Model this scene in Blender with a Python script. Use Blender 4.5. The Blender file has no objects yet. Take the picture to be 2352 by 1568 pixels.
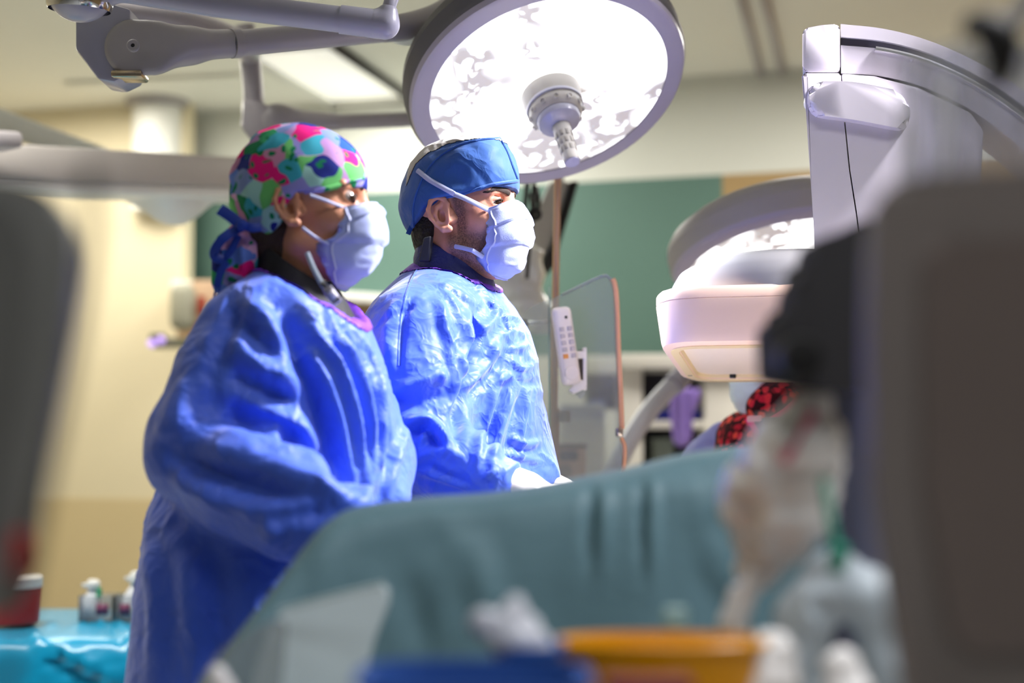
import bpy, bmesh, math, random
import numpy as np
from mathutils import Vector, Matrix
from mathutils.bvhtree import BVHTree

scene = bpy.context.scene
COL = scene.collection
random.seed(7)
PI = math.pi

# ------------------------------------------------------------------ camera, light, exposure
F = 3267.0                                   # focal length in pixels of the 2352 px wide frame (50 mm on 36 mm)
CAMZ = 1.25
PITCH = math.atan(216.0 / F)
CP, SP = math.cos(PITCH), math.sin(PITCH)
cam_data = bpy.data.cameras.new('camera')
cam = bpy.data.objects.new('camera', cam_data)
COL.objects.link(cam)
cam_data.lens = 50.0
cam_data.sensor_width = 36.0
cam_data.clip_start = 0.05
cam.location = (0, 0, CAMZ)
cam.rotation_euler = (PI / 2 + PITCH, 0, 0)
cam_data.dof.use_dof = True
cam_data.dof.focus_distance = 2.38
cam_data.dof.aperture_fstop = 1.8
scene.camera = cam

scene.view_settings.view_transform = 'Standard'
scene.view_settings.look = 'None'
scene.view_settings.gamma = 1.0
scene.view_settings.exposure = 0.0
scene.view_settings.use_curve_mapping = False

world = bpy.data.worlds.new('room_air')
scene.world = world
world.use_nodes = True
world.node_tree.nodes['Background'].inputs[0].default_value = (0.8, 0.85, 1.0, 1)
world.node_tree.nodes['Background'].inputs[1].default_value = 0.05

def area_light(name, loc, size, sizey, power, color, target=None, spread=PI):
    l = bpy.data.lights.new(name, 'AREA')
    l.shape = 'RECTANGLE'; l.size = size; l.size_y = sizey
    l.energy = power; l.color = color; l.spread = spread
    o = bpy.data.objects.new(name, l); COL.objects.link(o)
    o.location = loc
    if target is not None:
        d = Vector(target) - Vector(loc)
        o.rotation_euler = d.to_track_quat('-Z', 'Y').to_euler()
    return o

# ceiling lights facing down: room fixtures first, then added fills
area_light('troffer_light_far', (-0.55, 6.2, 2.90), 0.6, 1.1, 36, (1.0, 0.97, 0.90))
area_light('troffer_light_left', (-2.3, 6.4, 2.90), 1.2, 0.6, 36, (1.0, 0.95, 0.84))
area_light('troffer_light_right', (1.5, 5.2, 2.90), 1.2, 0.6, 44, (1.0, 0.95, 0.88))
area_light('fill_light_near', (0.3, 0.05, 2.90), 1.2, 0.6, 12, (0.97, 0.98, 1.0), None, math.radians(105))  # added fill, spread narrowed to brighten the foreground things

area_light('fill_light_side', (-1.55, 3.0, 2.91), 1.2, 0.6, 30, (1.0, 0.97, 0.92), None, math.radians(92))  # added fill to brighten the boom and white arms at left
area_light('fill_light_by_machine', (1.2, 0.9, 2.91), 0.6, 0.6, 25, (0.98, 0.97, 1.0), None, math.radians(125))  # added fill for the front of the C-arm and the bag

def P(px, py, d):
    """world point seen at pixel (px, py) of the 2352x1568 frame at depth d metres along the view axis"""
    u = (px - 1176.0) / F * d
    v = (784.0 - py) / F * d
    return Vector((u, d * CP - v * SP, CAMZ + d * SP + v * CP))

def PZ(px, py, z):
    """point where that line of sight meets the level z"""
    a = P(px, py, 1.0) - Vector((0, 0, CAMZ))
    t = (z - CAMZ) / a.z
    return Vector((0, 0, CAMZ)) + a * t

LAMP1 = P(1262, 208, 2.78)
LAMP1_POWER = 130.0
LAMP2_POWER = 10.0
# unseen spot added outside the frame, lighting the two surgeons from upper right
l3 = bpy.data.lights.new('unseen_right_spot', 'SPOT'); l3.energy = 760.0; l3.color = (0.97, 0.95, 1.0)
l3.spot_size = math.radians(36); l3.spot_blend = 0.75; l3.shadow_soft_size = 0.14
o3 = bpy.data.objects.new('unseen_right_spot', l3); COL.objects.link(o3)
o3.location = (1.25, 2.25, 2.75)
o3.rotation_euler = (Vector((-0.10, 2.22, 1.34)) - Vector(o3.location)).to_track_quat('-Z', 'Y').to_euler()
# ------------------------------------------------------------------ materials
def lin(c):
    if isinstance(c, str):
        c = tuple(int(c[i:i + 2], 16) for i in (0, 2, 4))
    return tuple((v / 255 / 12.92) if v / 255 <= 0.04045 else ((v / 255 + 0.055) / 1.055) ** 2.4 for v in c)

MATS = {}
def mat(name, col, rough=0.5, metal=0.0, var=0.06, scale=12.0, bump=0.0, bscale=60.0, spec=0.5, sss=0.0,
        trans=0.0, alpha=1.0, emit=0.0, ior=1.45, sheen=0.0, coat=0.0, stretch=None):
    if name in MATS:
        return MATS[name]
    m = bpy.data.materials.new(name); m.use_nodes = True
    nt = m.node_tree; n = nt.nodes; L = nt.links
    b = n['Principled BSDF']
    c = lin(col)
    tc = n.new('ShaderNodeTexCoord')
    no = n.new('ShaderNodeTexNoise'); no.inputs['Scale'].default_value = scale; no.inputs['Detail'].default_value = 3
    L.new(tc.outputs['Object'], no.inputs['Vector'])
    mx = n.new('ShaderNodeMix'); mx.data_type = 'RGBA'
    mx.inputs[6].default_value = tuple(v * (1 - var) for v in c) + (1,)
    mx.inputs[7].default_value = tuple(min(1, v * (1 + var)) for v in c) + (1,)
    L.new(no.outputs['Fac'], mx.inputs[0])
    L.new(mx.outputs[2], b.inputs['Base Color'])
    b.inputs['Roughness'].default_value = rough
    b.inputs['Metallic'].default_value = metal
    b.inputs['Specular IOR Level'].default_value = spec
    b.inputs['IOR'].default_value = ior
    b.inputs['Transmission Weight'].default_value = trans
    b.inputs['Alpha'].default_value = alpha
    b.inputs['Coat Weight'].default_value = coat
    if sss:
        b.inputs['Subsurface Weight'].default_value = sss
        b.inputs['Subsurface Radius'].default_value = (0.9, 0.35, 0.2)
        b.inputs['Subsurface Scale'].default_value = 0.008
    if sheen:
        b.inputs['Sheen Weight'].default_value = sheen
    if emit:
        b.inputs['Emission Color'].default_value = c + (1,)
        b.inputs['Emission Strength'].default_value = emit
    if bump:
        nb = n.new('ShaderNodeTexNoise'); nb.inputs['Scale'].default_value = bscale; nb.inputs['Detail'].default_value = 4
        if stretch:
            mp = n.new('ShaderNodeMapping'); mp.inputs['Scale'].default_value = stretch
            L.new(tc.outputs['Object'], mp.inputs[0]); L.new(mp.outputs[0], nb.inputs['Vector'])
        else:
            L.new(tc.outputs['Object'], nb.inputs['Vector'])
        bp = n.new('ShaderNodeBump'); bp.inputs['Strength'].default_value = bump; bp.inputs['Distance'].default_value = 0.01
        L.new(nb.outputs['Fac'], bp.inputs['Height']); L.new(bp.outputs['Normal'], b.inputs['Normal'])
    MATS[name] = m
    return m

def floral(name, palette, scale, dots=None, dscale=90.0, bg=None):
    """printed cotton: Voronoi blotches in a constant-stop palette, with small dots over them"""
    m = bpy.data.materials.new(name); m.use_nodes = True
    nt = m.node_tree; n = nt.nodes; L = nt.links
    b = n['Principled BSDF']; b.inputs['Roughness'].default_value = 0.8; b.inputs['Specular IOR Level'].default_value = 0.2
    tc = n.new('ShaderNodeTexCoord')
    no = n.new('ShaderNodeTexNoise'); no.inputs['Scale'].default_value = scale * 0.9; no.inputs['Detail'].default_value = 1
    L.new(tc.outputs['Object'], no.inputs['Vector'])
    sc = n.new('ShaderNodeVectorMath'); sc.operation = 'SCALE'; sc.inputs['Scale'].default_value = 0.9 / scale
    L.new(no.outputs['Color'], sc.inputs[0])
    ad = n.new('ShaderNodeVectorMath'); ad.operation = 'ADD'
    L.new(tc.outputs['Object'], ad.inputs[0]); L.new(sc.outputs[0], ad.inputs[1])
    vo = n.new('ShaderNodeTexVoronoi'); vo.inputs['Scale'].default_value = scale
    L.new(ad.outputs[0], vo.inputs['Vector'])
    sep = n.new('ShaderNodeSeparateColor'); L.new(vo.outputs['Color'], sep.inputs[0])
    rp = n.new('ShaderNodeValToRGB'); rp.color_ramp.interpolation = 'CONSTANT'
    el = rp.color_ramp.elements
    k = len(palette)
    el[0].position = 0; el[0].color = lin(palette[0]) + (1,)
    el[1].position = 1.0 / k; el[1].color = lin(palette[1]) + (1,)
    for i in range(2, k):
        e = el.new(i / k); e.color = lin(palette[i]) + (1,)
    L.new(sep.outputs[0], rp.inputs[0])
    out = rp.outputs[0]
    if bg:                                   # ground colour between the blotches
        lt = n.new('ShaderNodeMath'); lt.operation = 'GREATER_THAN'; lt.inputs[1].default_value = bg[1]
        L.new(vo.outputs['Distance'], lt.inputs[0])
        mx = n.new('ShaderNodeMix'); mx.data_type = 'RGBA'; mx.inputs[7].default_value = lin(bg[0]) + (1,)
        L.new(lt.outputs[0], mx.inputs[0]); L.new(out, mx.inputs[6]); out = mx.outputs[2]
    if dots:
        v2 = n.new('ShaderNodeTexVoronoi'); v2.inputs['Scale'].default_value = dscale
        L.new(ad.outputs[0], v2.inputs['Vector'])
        s2 = n.new('ShaderNodeSeparateColor'); L.new(v2.outputs['Color'], s2.inputs[0])
        g = n.new('ShaderNodeMath'); g.operation = 'GREATER_THAN'; g.inputs[1].default_value = 0.80
        L.new(s2.outputs[1], g.inputs[0])
        l2 = n.new('ShaderNodeMath'); l2.operation = 'LESS_THAN'; l2.inputs[1].default_value = 0.45
        L.new(v2.outputs['Distance'], l2.inputs[0])
        mu = n.new('ShaderNodeMath'); mu.operation = 'MULTIPLY'
        L.new(g.outputs[0], mu.inputs[0]); L.new(l2.outputs[0], mu.inputs[1])
        mx = n.new('ShaderNodeMix'); mx.data_type = 'RGBA'; mx.inputs[7].default_value = lin(dots) + (1,)
        L.new(mu.outputs[0], mx.inputs[0]); L.new(out, mx.inputs[6]); out = mx.outputs[2]
    L.new(out, b.inputs['Base Color'])
    return m

def clear(name, tint, density, rough=0.15, white=0.0):
    """thin clear plastic sheet: mostly see-through, with gloss and a little milkiness"""
    m = bpy.data.materials.new(name); m.use_nodes = True
    nt = m.node_tree; n = nt.nodes; L = nt.links
    n.remove(n['Principled BSDF'])
    o = n['Material Output']
    tr = n.new('ShaderNodeBsdfTransparent'); tr.inputs[0].default_value = lin(tint) + (1,)
    gl = n.new('ShaderNodeBsdfGlossy'); gl.inputs['Roughness'].default_value = rough
    df = n.new('ShaderNodeBsdfDiffuse'); df.inputs[0].default_value = (0.8, 0.82, 0.84, 1)
    tl = n.new('ShaderNodeBsdfTranslucent'); tl.inputs[0].default_value = (0.8, 0.82, 0.84, 1)
    m1 = n.new('ShaderNodeMixShader'); m1.inputs[0].default_value = 0.5
    L.new(df.outputs[0], m1.inputs[1]); L.new(tl.outputs[0], m1.inputs[2])
    m2 = n.new('ShaderNodeMixShader')
    tc = n.new('ShaderNodeTexCoord'); no = n.new('ShaderNodeTexNoise'); no.inputs['Scale'].default_value = 9
    L.new(tc.outputs['Object'], no.inputs['Vector'])
    mr = n.new('ShaderNodeMapRange'); mr.inputs[3].default_value = max(0, white - 0.06); mr.inputs[4].default_value = white + 0.06
    L.new(no.outputs['Fac'], mr.inputs[0]); L.new(mr.outputs[0], m2.inputs[0])
    L.new(tr.outputs[0], m2.inputs[1]); L.new(m1.outputs[0], m2.inputs[2])
    m3 = n.new('ShaderNodeMixShader')
    fr = n.new('ShaderNodeFresnel'); fr.inputs[0].default_value = density
    L.new(fr.outputs[0], m3.inputs[0]); L.new(m2.outputs[0], m3.inputs[1]); L.new(gl.outputs[0], m3.inputs[2])
    L.new(m3.outputs[0], o.inputs[0])
    return m

# ------------------------------------------------------------------ object helpers
def meta(o, label=None, cat=None, group=None, kind=None):
    if label: o['label'] = label
    if cat: o['category'] = cat
    if group: o['group'] = group
    if kind: o['kind'] = kind
    return o

def thing(name, label, cat, loc=(0, 0, 0), group=None):
    o = bpy.data.objects.new(name, None); COL.objects.link(o)
    o.empty_display_size = 0.1
    o.location = loc
    return meta(o, label, cat, group)

def link(name, me, m, parent=None, label=None, smooth=True):
    """link a world-space mesh as ONE object; its origin goes to the parent's base"""
    o = bpy.data.objects.new(name, me); COL.objects.link(o)
    for mm in (m if isinstance(m, (list, tuple)) else [m]):
        me.materials.append(mm)
    if smooth:
        me.polygons.foreach_set('use_smooth', [True] * len(me.polygons))
    if parent is not None:
        base = Vector((0, 0, 0)); q = parent
        while q is not None:
            base += q.location; q = q.parent
        me.transform(Matrix.Translation(-base))
        o.parent = parent
    if label: o['label'] = label
    return o

def from_np(name, V, Q, m, parent=None, label=None, smooth=True):
    me = bpy.data.meshes.new(name)
    me.from_pydata([tuple(map(float, v)) for v in V], [], [tuple(map(int, q)) for q in Q])
    me.update()
    return link(name, me, m, parent, label, smooth)

def obj(name, bm, m, parent=None, label=None, smooth=True, sharp=35):
    bmesh.ops.recalc_face_normals(bm, faces=bm.faces[:])
    if smooth:
        for e in bm.edges:
            if len(e.link_faces) == 2 and e.calc_face_angle(0) > math.radians(sharp):
                e.smooth = False
    me = bpy.data.meshes.new(name); bm.to_mesh(me); bm.free()
    return link(name, me, m, parent, label, smooth)

def basis(n, hint=(0, 0, 1)):
    n = Vector(n).normalized(); h = Vector(hint)
    if abs(n.dot(h.normalized())) > 0.97: h = Vector((1, 0, 0))
    u = h.cross(n).normalized(); v = n.cross(u)
    return u, v, n

def add_box(bm, c, sx, sy, sz, axes=None, bev=0.0, seg=2):
    """box centred at c with full sizes along axes (world axes when None)"""
    ax = axes or (Vector((1, 0, 0)), Vector((0, 1, 0)), Vector((0, 0, 1)))
    c = Vector(c)
    vs = []
    for k in (-1, 1):
        for j in (-1, 1):
            for i in (-1, 1):
                vs.append(bm.verts.new(c + ax[0] * (i * sx / 2) + ax[1] * (j * sy / 2) + ax[2] * (k * sz / 2)))
    fs = [bm.faces.new([vs[i] for i in q]) for q in ((0, 2, 3, 1), (4, 5, 7, 6), (0, 1, 5, 4), (2, 6, 7, 3), (0, 4, 6, 2), (1, 3, 7, 5))]
    if bev > 0:
        es = list({e for f in fs for e in f.edges})
        bmesh.ops.bevel(bm, geom=es, offset=bev, segments=seg, profile=0.5, affect='EDGES')
    return bm

def box(c, sx, sy, sz, axes=None, bev=0.0, seg=2):
    return add_box(bmesh.new(), c, sx, sy, sz, axes, bev, seg)

def spline(pts, n=8):
    """Catmull-Rom through rows of any width"""
    A = np.array([list(p) for p in pts], float)
    if len(A) < 3: 
        t = np.linspace(0, 1, n + 1)[:, None]
        return A[0] * (1 - t) + A[1] * t
    B = np.vstack([2 * A[0] - A[1], A, 2 * A[-1] - A[-2]])
    out = []
    for i in range(1, len(B) - 2):
        p0, p1, p2, p3 = B[i - 1], B[i], B[i + 1], B[i + 2]
        for k in range(n):
            t = k / n
            out.append(0.5 * ((2 * p1) + (-p0 + p2) * t + (2 * p0 - 5 * p1 + 4 * p2 - p3) * t * t + (-p0 + 3 * p1 - 3 * p2 + p3) * t ** 3))
    out.append(A[-1])
    return np.array(out)

def add_tube(bm, pts, r, seg=16, n=8, smooth=True, cap=True, squash=1.0):
    """round tube through points; r a number or one per point"""
    rr = r if isinstance(r, (list, tuple)) else [r] * len(pts)
    rows = [list(p) + [q] for p, q in zip(pts, rr)]
    S = spline(rows, n) if (smooth and len(rows) > 2) else np.array(rows, float)
    C = [Vector(s[:3]) for s in S]
    u = None; rings = []
    for i, c in enumerate(C):
        t = (C[min(i + 1, len(C) - 1)] - C[max(i - 1, 0)]).normalized()
        if u is None:
            u, v, _ = basis(t)
        else:
            u = (u - t * u.dot(t)).normalized(); v = t.cross(u)
        rad = max(1e-4, S[i][3])
        rings.append([bm.verts.new(c + (u * math.cos(a) + v * (math.sin(a) * squash)) * rad) for a in [2 * PI * k / seg for k in range(seg)]])
    for a, b in zip(rings, rings[1:]):
        for k in range(seg):
            bm.faces.new((a[k], a[(k + 1) % seg], b[(k + 1) % seg], b[k]))
    if cap:
        bm.faces.new(rings[0][::-1]); bm.faces.new(rings[-1])
    return bm

def tube(pts, r, **k):
    return add_tube(bmesh.new(), pts, r, **k)

def add_lathe(bm, c, n, prof, seg=48, hint=(0, 0, 1), sx=1.0, sy=1.0):
    """profile of (radius, height along n) turned about the axis through c; radius 0 ends close the shape"""
    u, v, n = basis(n, hint); c = Vector(c); rings = []
    for r, h in prof:
        if r <= 1e-6:
            rings.append([bm.verts.new(c + n * h)])
        else:
            rings.append([bm.verts.new(c + n * h + (u * (math.cos(a) * sx) + v * (math.sin(a) * sy)) * r) for a in [2 * PI * k / seg for k in range(seg)]])
    for a, b in zip(rings, rings[1:]):
        for k in range(seg):
            if len(a) == 1 and len(b) == 1: break
            if len(a) == 1: bm.faces.new((a[0], b[(k + 1) % seg], b[k]))
            elif len(b) == 1: bm.faces.new((a[k], a[(k + 1) % seg], b[0]))
            else: bm.faces.new((a[k], a[(k + 1) % seg], b[(k + 1) % seg], b[k]))
    return bm

def lathe(c, n, prof, **k):
    return add_lathe(bmesh.new(), c, n, prof, **k)

def add_prism(bm, poly, off, bev=0.0, seg=2):
    """closed polygon of world points, extruded by the vector off"""
    off = Vector(off)
    a = [bm.verts.new(Vector(p)) for p in poly]; b = [bm.verts.new(Vector(p) + off) for p in poly]
    n = len(poly)
    fs = [bm.faces.new(a), bm.faces.new(b[::-1])]
    for i in range(n):
        fs.append(bm.faces.new((a[i], b[i], b[(i + 1) % n], a[(i + 1) % n])))
    if bev:
        es = list({e for f in fs for e in f.edges})
        bmesh.ops.bevel(bm, geom=es, offset=bev, segments=seg, profile=0.5, affect='EDGES')
    return bm

def prism(poly, off, bev=0.0, seg=2):
    return add_prism(bmesh.new(), poly, off, bev, seg)

def rounded(poly, r, n=5):
    """round the corners of a 2-D polygon"""
    out = []; k = len(poly)
    for i in range(k):
        p = np.array(poly[i], float); a = np.array(poly[i - 1], float); b = np.array(poly[(i + 1) % k], float)
        da, db = a - p, b - p
        ra = min(r, np.linalg.norm(da) * 0.45); rb = min(r, np.linalg.norm(db) * 0.45)
        s = p + da / np.linalg.norm(da) * ra; e = p + db / np.linalg.norm(db) * rb
        for t in np.linspace(0, 1, n):
            out.append(tuple((1 - t) ** 2 * s + 2 * t * (1 - t) * p + t * t * e))
    return out

# ------------------------------------------------------------------ solid modelling by distance fields
class G:
    """sample points of a grid"""
    def __init__(s, lo, hi, h):
        s.lo = np.array(lo, np.float32); s.h = h
        n = np.ceil((np.array(hi) - np.array(lo)) / h).astype(int) + 1
        s.n = n
        s.x = (s.lo[0] + h * np.arange(n[0], dtype=np.float32))[:, None, None]
        s.y = (s.lo[1] + h * np.arange(n[1], dtype=np.float32))[None, :, None]
        s.z = (s.lo[2] + h * np.arange(n[2], dtype=np.float32))[None, None, :]

def ell(g, c, r, ax=None):
    dx, dy, dz = g.x - float(c[0]), g.y - float(c[1]), g.z - float(c[2])
    if ax is not None:
        dx, dy, dz = (ax[i][0] * dx + ax[i][1] * dy + ax[i][2] * dz for i in range(3))
    a = np.sqrt((dx / r[0]) ** 2 + (dy / r[1]) ** 2 + (dz / r[2]) ** 2)
    b = np.sqrt((dx / r[0] ** 2) ** 2 + (dy / r[1] ** 2) ** 2 + (dz / r[2] ** 2) ** 2)
    return a * (a - 1) / np.maximum(b, 1e-6)

def cone(g, a, b, ra, rb):
    a = [float(t) for t in a]; b = [float(t) for t in b]
    d = [b[i] - a[i] for i in range(3)]; l2 = sum(t * t for t in d) + 1e-9
    px, py, pz = g.x - a[0], g.y - a[1], g.z - a[2]
    h = np.clip((px * d[0] + py * d[1] + pz * d[2]) / l2, 0, 1)
    return np.sqrt((px - d[0] * h) ** 2 + (py - d[1] * h) ** 2 + (pz - d[2] * h) ** 2) - (ra + (rb - ra) * h)

def su(a, b, k):
    h = np.maximum(k - np.abs(a - b), 0) / k
    return np.minimum(a, b) - h * h * k * 0.25

def ss(a, b, k):
    return -su(-a, b, k)

def chain(g, pts, k=0.01):
    v = None
    for (a, ra), (b, rb) in zip(pts, pts[1:]):
        c = cone(g, a, b, ra, rb)
        v = c if v is None else su(v, c, k)
    return v

def loft(g, rows, yaw=0.0, p=2.0):
    """rows (z, cx, cy, a, b): stacked ellipses; a along the yawed x axis"""
    R = np.array(sorted(rows), float)
    z = g.z
    cx, cy, a, b = (np.interp(z.ravel(), R[:, 0], R[:, i]).astype(np.float32)[None, None, :] for i in (1, 2, 3, 4))
    dx, dy = g.x - cx, g.y - cy
    c, s = math.cos(yaw), math.sin(yaw)
    u, v = dx * c + dy * s, -dx * s + dy * c
    q = (np.abs(u / a) ** p + np.abs(v / b) ** p) ** (1 / p)
    e = (q - 1) * np.minimum(a, b)
    return np.maximum(e, np.maximum(float(R[0, 0]) - z, z - float(R[-1, 0])))

def nets(g, V):
    """surface nets: quads around the zero level of V"""
    nx, ny, nz = V.shape
    S = V < 0
    cnt = np.zeros((nx - 1, ny - 1, nz - 1), np.int8)
    for i in (0, 1):
        for j in (0, 1):
            for k in (0, 1):
                cnt += S[i:nx - 1 + i, j:ny - 1 + j, k:nz - 1 + k]
    act = (cnt > 0) & (cnt < 8)
    I = np.argwhere(act)
    idx = -np.ones(act.shape, np.int64); idx[act] = np.arange(len(I))
    cor = np.array([[i, j, k] for i in (0, 1) for j in (0, 1) for k in (0, 1)])
    vals = np.stack([V[I[:, 0] + c[0], I[:, 1] + c[1], I[:, 2] + c[2]] for c in cor], 1)
    acc = np.zeros((len(I), 3)); num = np.zeros(len(I))
    for a in range(8):
        for b in range(a + 1, 8):
            if np.abs(cor[a] - cor[b]).sum() != 1: continue
            va, vb = vals[:, a], vals[:, b]
            m = (va < 0) != (vb < 0)
            t = np.where(m, va / np.where(m, va - vb, 1), 0)
            acc += np.where(m[:, None], cor[a] + (cor[b] - cor[a]) * t[:, None], 0); num += m
    P_ = g.lo + (I + acc / num[:, None]) * g.h
    quads = []
    for ax in range(3):
        sl0 = [slice(None)] * 3; sl1 = [slice(None)] * 3
        sl0[ax] = slice(0, -1); sl1[ax] = slice(1, None)
        cr = S[tuple(sl0)] != S[tuple(sl1)]
        E = np.argwhere(cr)
        o1, o2 = (ax + 1) % 3, (ax + 2) % 3
        ok = (E[:, o1] > 0) & (E[:, o2] > 0) & (E[:, o1] < V.shape[o1] - 1) & (E[:, o2] < V.shape[o2] - 1)
        E = E[ok]
        fl = S[E[:, 0], E[:, 1], E[:, 2]]
        q = []
        for d1, d2 in ((0, 0), (-1, 0), (-1, -1), (0, -1)):
            c = E.copy(); c[:, o1] += d1; c[:, o2] += d2
            q.append(idx[c[:, 0], c[:, 1], c[:, 2]])
        q = np.stack(q, 1)
        q[~fl] = q[~fl][:, ::-1]
        quads.append(q)
    return P_, np.vstack(quads)

def solid(fn, lo, hi, h):
    g = G(lo, hi, h)
    V = fn(g)
    return nets(g, np.ascontiguousarray(np.broadcast_to(V, g.n)))

def smooth_verts(V, Q, it=1, f=0.5):
    for _ in range(it):
        A = np.zeros_like(V); n = np.zeros(len(V))
        for i in range(4):
            j = (i + 1) % 4
            np.add.at(A, Q[:, i], V[Q[:, j]]); np.add.at(n, Q[:, i], 1)
            np.add.at(A, Q[:, j], V[Q[:, i]]); np.add.at(n, Q[:, j], 1)
        V = V + f * (A / np.maximum(n, 1)[:, None] - V)
    return V

def normals(V, Q):
    N = np.cross(V[Q[:, 2]] - V[Q[:, 0]], V[Q[:, 3]] - V[Q[:, 1]])
    A = np.zeros_like(V)
    for i in range(4): np.add.at(A, Q[:, i], N)
    return A / np.maximum(np.linalg.norm(A, axis=1), 1e-12)[:, None]

def join_np(*parts):
    Vs, Qs, o = [], [], 0
    for V, Q in parts:
        Vs.append(V); Qs.append(Q + o); o += len(V)
    return np.vstack(Vs), np.vstack(Qs)

def vnoise(Pt, seed=0):
    """smooth value noise in -1..1 at points (n,3)"""
    I = np.floor(Pt).astype(np.int64); f = Pt - I
    f = f * f * f * (f * (f * 6 - 15) + 10)
    out = np.zeros(len(Pt))
    for i in (0, 1):
        for j in (0, 1):
            for k in (0, 1):
                h = (I[:, 0] + i) * 374761393 + (I[:, 1] + j) * 668265263 + (I[:, 2] + k) * 2147483647 + seed * 1274126177
                h = (h ^ (h >> 13)) * 1274126177; h = h ^ (h >> 16)
                v = (h & 0xffff) / 32767.5 - 1
                w = (f[:, 0] if i else 1 - f[:, 0]) * (f[:, 1] if j else 1 - f[:, 1]) * (f[:, 2] if k else 1 - f[:, 2])
                out += v * w
    return out

def ridged(Pt, seed=0):
    return 1 - 2 * np.abs(vnoise(Pt, seed))

def poly_dist(V, L):
    """distance from points to a polyline, and the place along it (0..1)"""
    best = np.full(len(V), 1e9); par = np.zeros(len(V)); n = len(L) - 1
    for i in range(n):
        a, b = L[i], L[i + 1]; d = b - a
        t = np.clip(((V - a) @ d) / (d @ d + 1e-12), 0, 1)
        q = np.linalg.norm(V - (a + t[:, None] * d), axis=1)
        m = q < best
        best[m] = q[m]; par[m] = (i + t[m]) / n
    return best, par

CAM0 = Vector((0, 0, CAMZ))
class Surf:
    """a finished surface that lines can be laid on"""
    def __init__(s, V, Q):
        s.c = Vector(np.asarray(V).mean(0))
        s.t = BVHTree.FromPolygons([tuple(v) for v in V], [tuple(int(i) for i in q) for q in Q])
    def at(s, px, py):
        d = (P(px, py, 1) - CAM0).normalized()
        h = s.t.ray_cast(CAM0, d)
        return (h[0], h[1]) if h[0] is not None else (None, None)
    def near(s, p):
        h = s.t.find_nearest(Vector(p))
        return h[0], h[1]
    def line(s, pix, n=6):
        S = spline(pix, n) if len(pix) > 2 else np.array([[pix[0][j] * (1 - t) + pix[1][j] * t for j in (0, 1)] for t in np.linspace(0, 1, n + 1)])
        out = []
        for p in S:
            a, _ = s.at(p[0], p[1])
            if a is not None: out.append(np.array(a))
        return np.array(out)

def folds(V, Q, lines):
    """raise (or sink) drag folds along lines of sight-measured pixels: (pixels, width m, height m)"""
    sf = Surf(V, Q); N = normals(V, Q)
    D = np.zeros(len(V))
    for pix, w, a in lines:
        L = sf.line(pix)
        if len(L) < 2: continue
        lo, hi = L.min(0) - 3 * w, L.max(0) + 3 * w
        m = np.all((V > lo) & (V < hi), axis=1)
        if not m.any(): continue
        d, t = poly_dist(V[m], L)
        e = np.clip(np.minimum(t, 1 - t) * 5, 0, 1); e = e * e * (3 - 2 * e)
        q = (d / w) ** 2
        D[m] += a * (0.35 + 0.65 * e) * (1 - 0.9 * q) * np.exp(-q)
    return V + N * D[:, None]

def strip(pts, nrm, w, off=0.002, th=0.0015):
    """ribbon of width w lying along points with surface normals"""
    bm = bmesh.new(); rows = []
    k = len(pts)
    for i in range(k):
        p = Vector(pts[i]); t = (Vector(pts[min(i + 1, k - 1)]) - Vector(pts[max(i - 1, 0)])).normalized()
        n = Vector(nrm[i]); n = (n - t * n.dot(t)).normalized(); s = n.cross(t)
        ww = w[i] if hasattr(w, '__len__') else w
        o = p + n * off
        rows.append([bm.verts.new(o - s * ww / 2), bm.verts.new(o - s * ww * 0.2 + n * th), bm.verts.new(o + s * ww * 0.2 + n * th), bm.verts.new(o + s * ww / 2),
                     bm.verts.new(o + s * ww / 2 - n * (th + off)), bm.verts.new(o - s * ww / 2 - n * (th + off))])
    for a, b in zip(rows, rows[1:]):
        for j in range(6):
            bm.faces.new((a[j], a[(j + 1) % 6], b[(j + 1) % 6], b[j]))
    bm.faces.new(rows[0]); bm.faces.new(rows[-1][::-1])
    return bm

def surf_strip(sf, pix, w, off=0.002, n=8, th=0.0015):
    S = spline(pix, n) if len(pix) > 2 else spline(pix, n)
    pts, nr = [], []
    for p in S:
        a, b = sf.at(p[0], p[1])
        if a is None:                       # beside the outline: take the nearest place on the surface
            d = (P(p[0], p[1], 1) - CAM0).normalized()
            a, b = sf.near(CAM0 + d * (sf.c - CAM0).dot(d))
        pts.append(a); nr.append(b if b.dot(CAM0 - a) > 0 else -b)
    return strip(pts, nr, w, off, th)
# ------------------------------------------------------------------ the room
CEIL = 2.95
M_green = mat('green_paint', '58776d', 0.6, var=0.03, scale=3)
M_pale = mat('pale_wall_paint', 'd6d8cf', 0.7, var=0.03, scale=3)
M_tan = mat('tan_paint', 'a58a5e', 0.6, var=0.03, scale=3)
M_beige = mat('beige_paint', 'e8dcbc', 0.6, var=0.03, scale=3)
M_beige2 = mat('beige_wainscot', 'd8c59a', 0.5, var=0.03, scale=3)
M_ceil = mat('ceiling_paint', 'efeee4', 0.8, var=0.03, scale=2)
M_floor = mat('vinyl_floor', 'c4c6c4', 0.35, var=0.08, scale=8)
M_white = mat('white_enamel', 'f2f2ec', 0.35, var=0.02)
M_arm = mat('lavender_grey_enamel', 'a5a4b6', 0.32, var=0.02, coat=0.3)
M_armw = mat('warm_grey_enamel', 'aaa5a6', 0.35, var=0.02, coat=0.2)
M_dark = mat('dark_grey_plastic', '4a4746', 0.5, var=0.1, scale=5)
M_black = mat('black_rubber', '161617', 0.5, var=0.1)
M_chrome = mat('chrome', 'd8d8dc', 0.12, metal=1.0, var=0.02)
M_steel = mat('brushed_steel', 'b8a99a', 0.28, metal=1.0, var=0.05, scale=40)

def structure(name, bm, m, smooth=False):
    o = obj(name, bm, m, None, smooth=smooth); o['kind'] = 'structure'; return o

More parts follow.
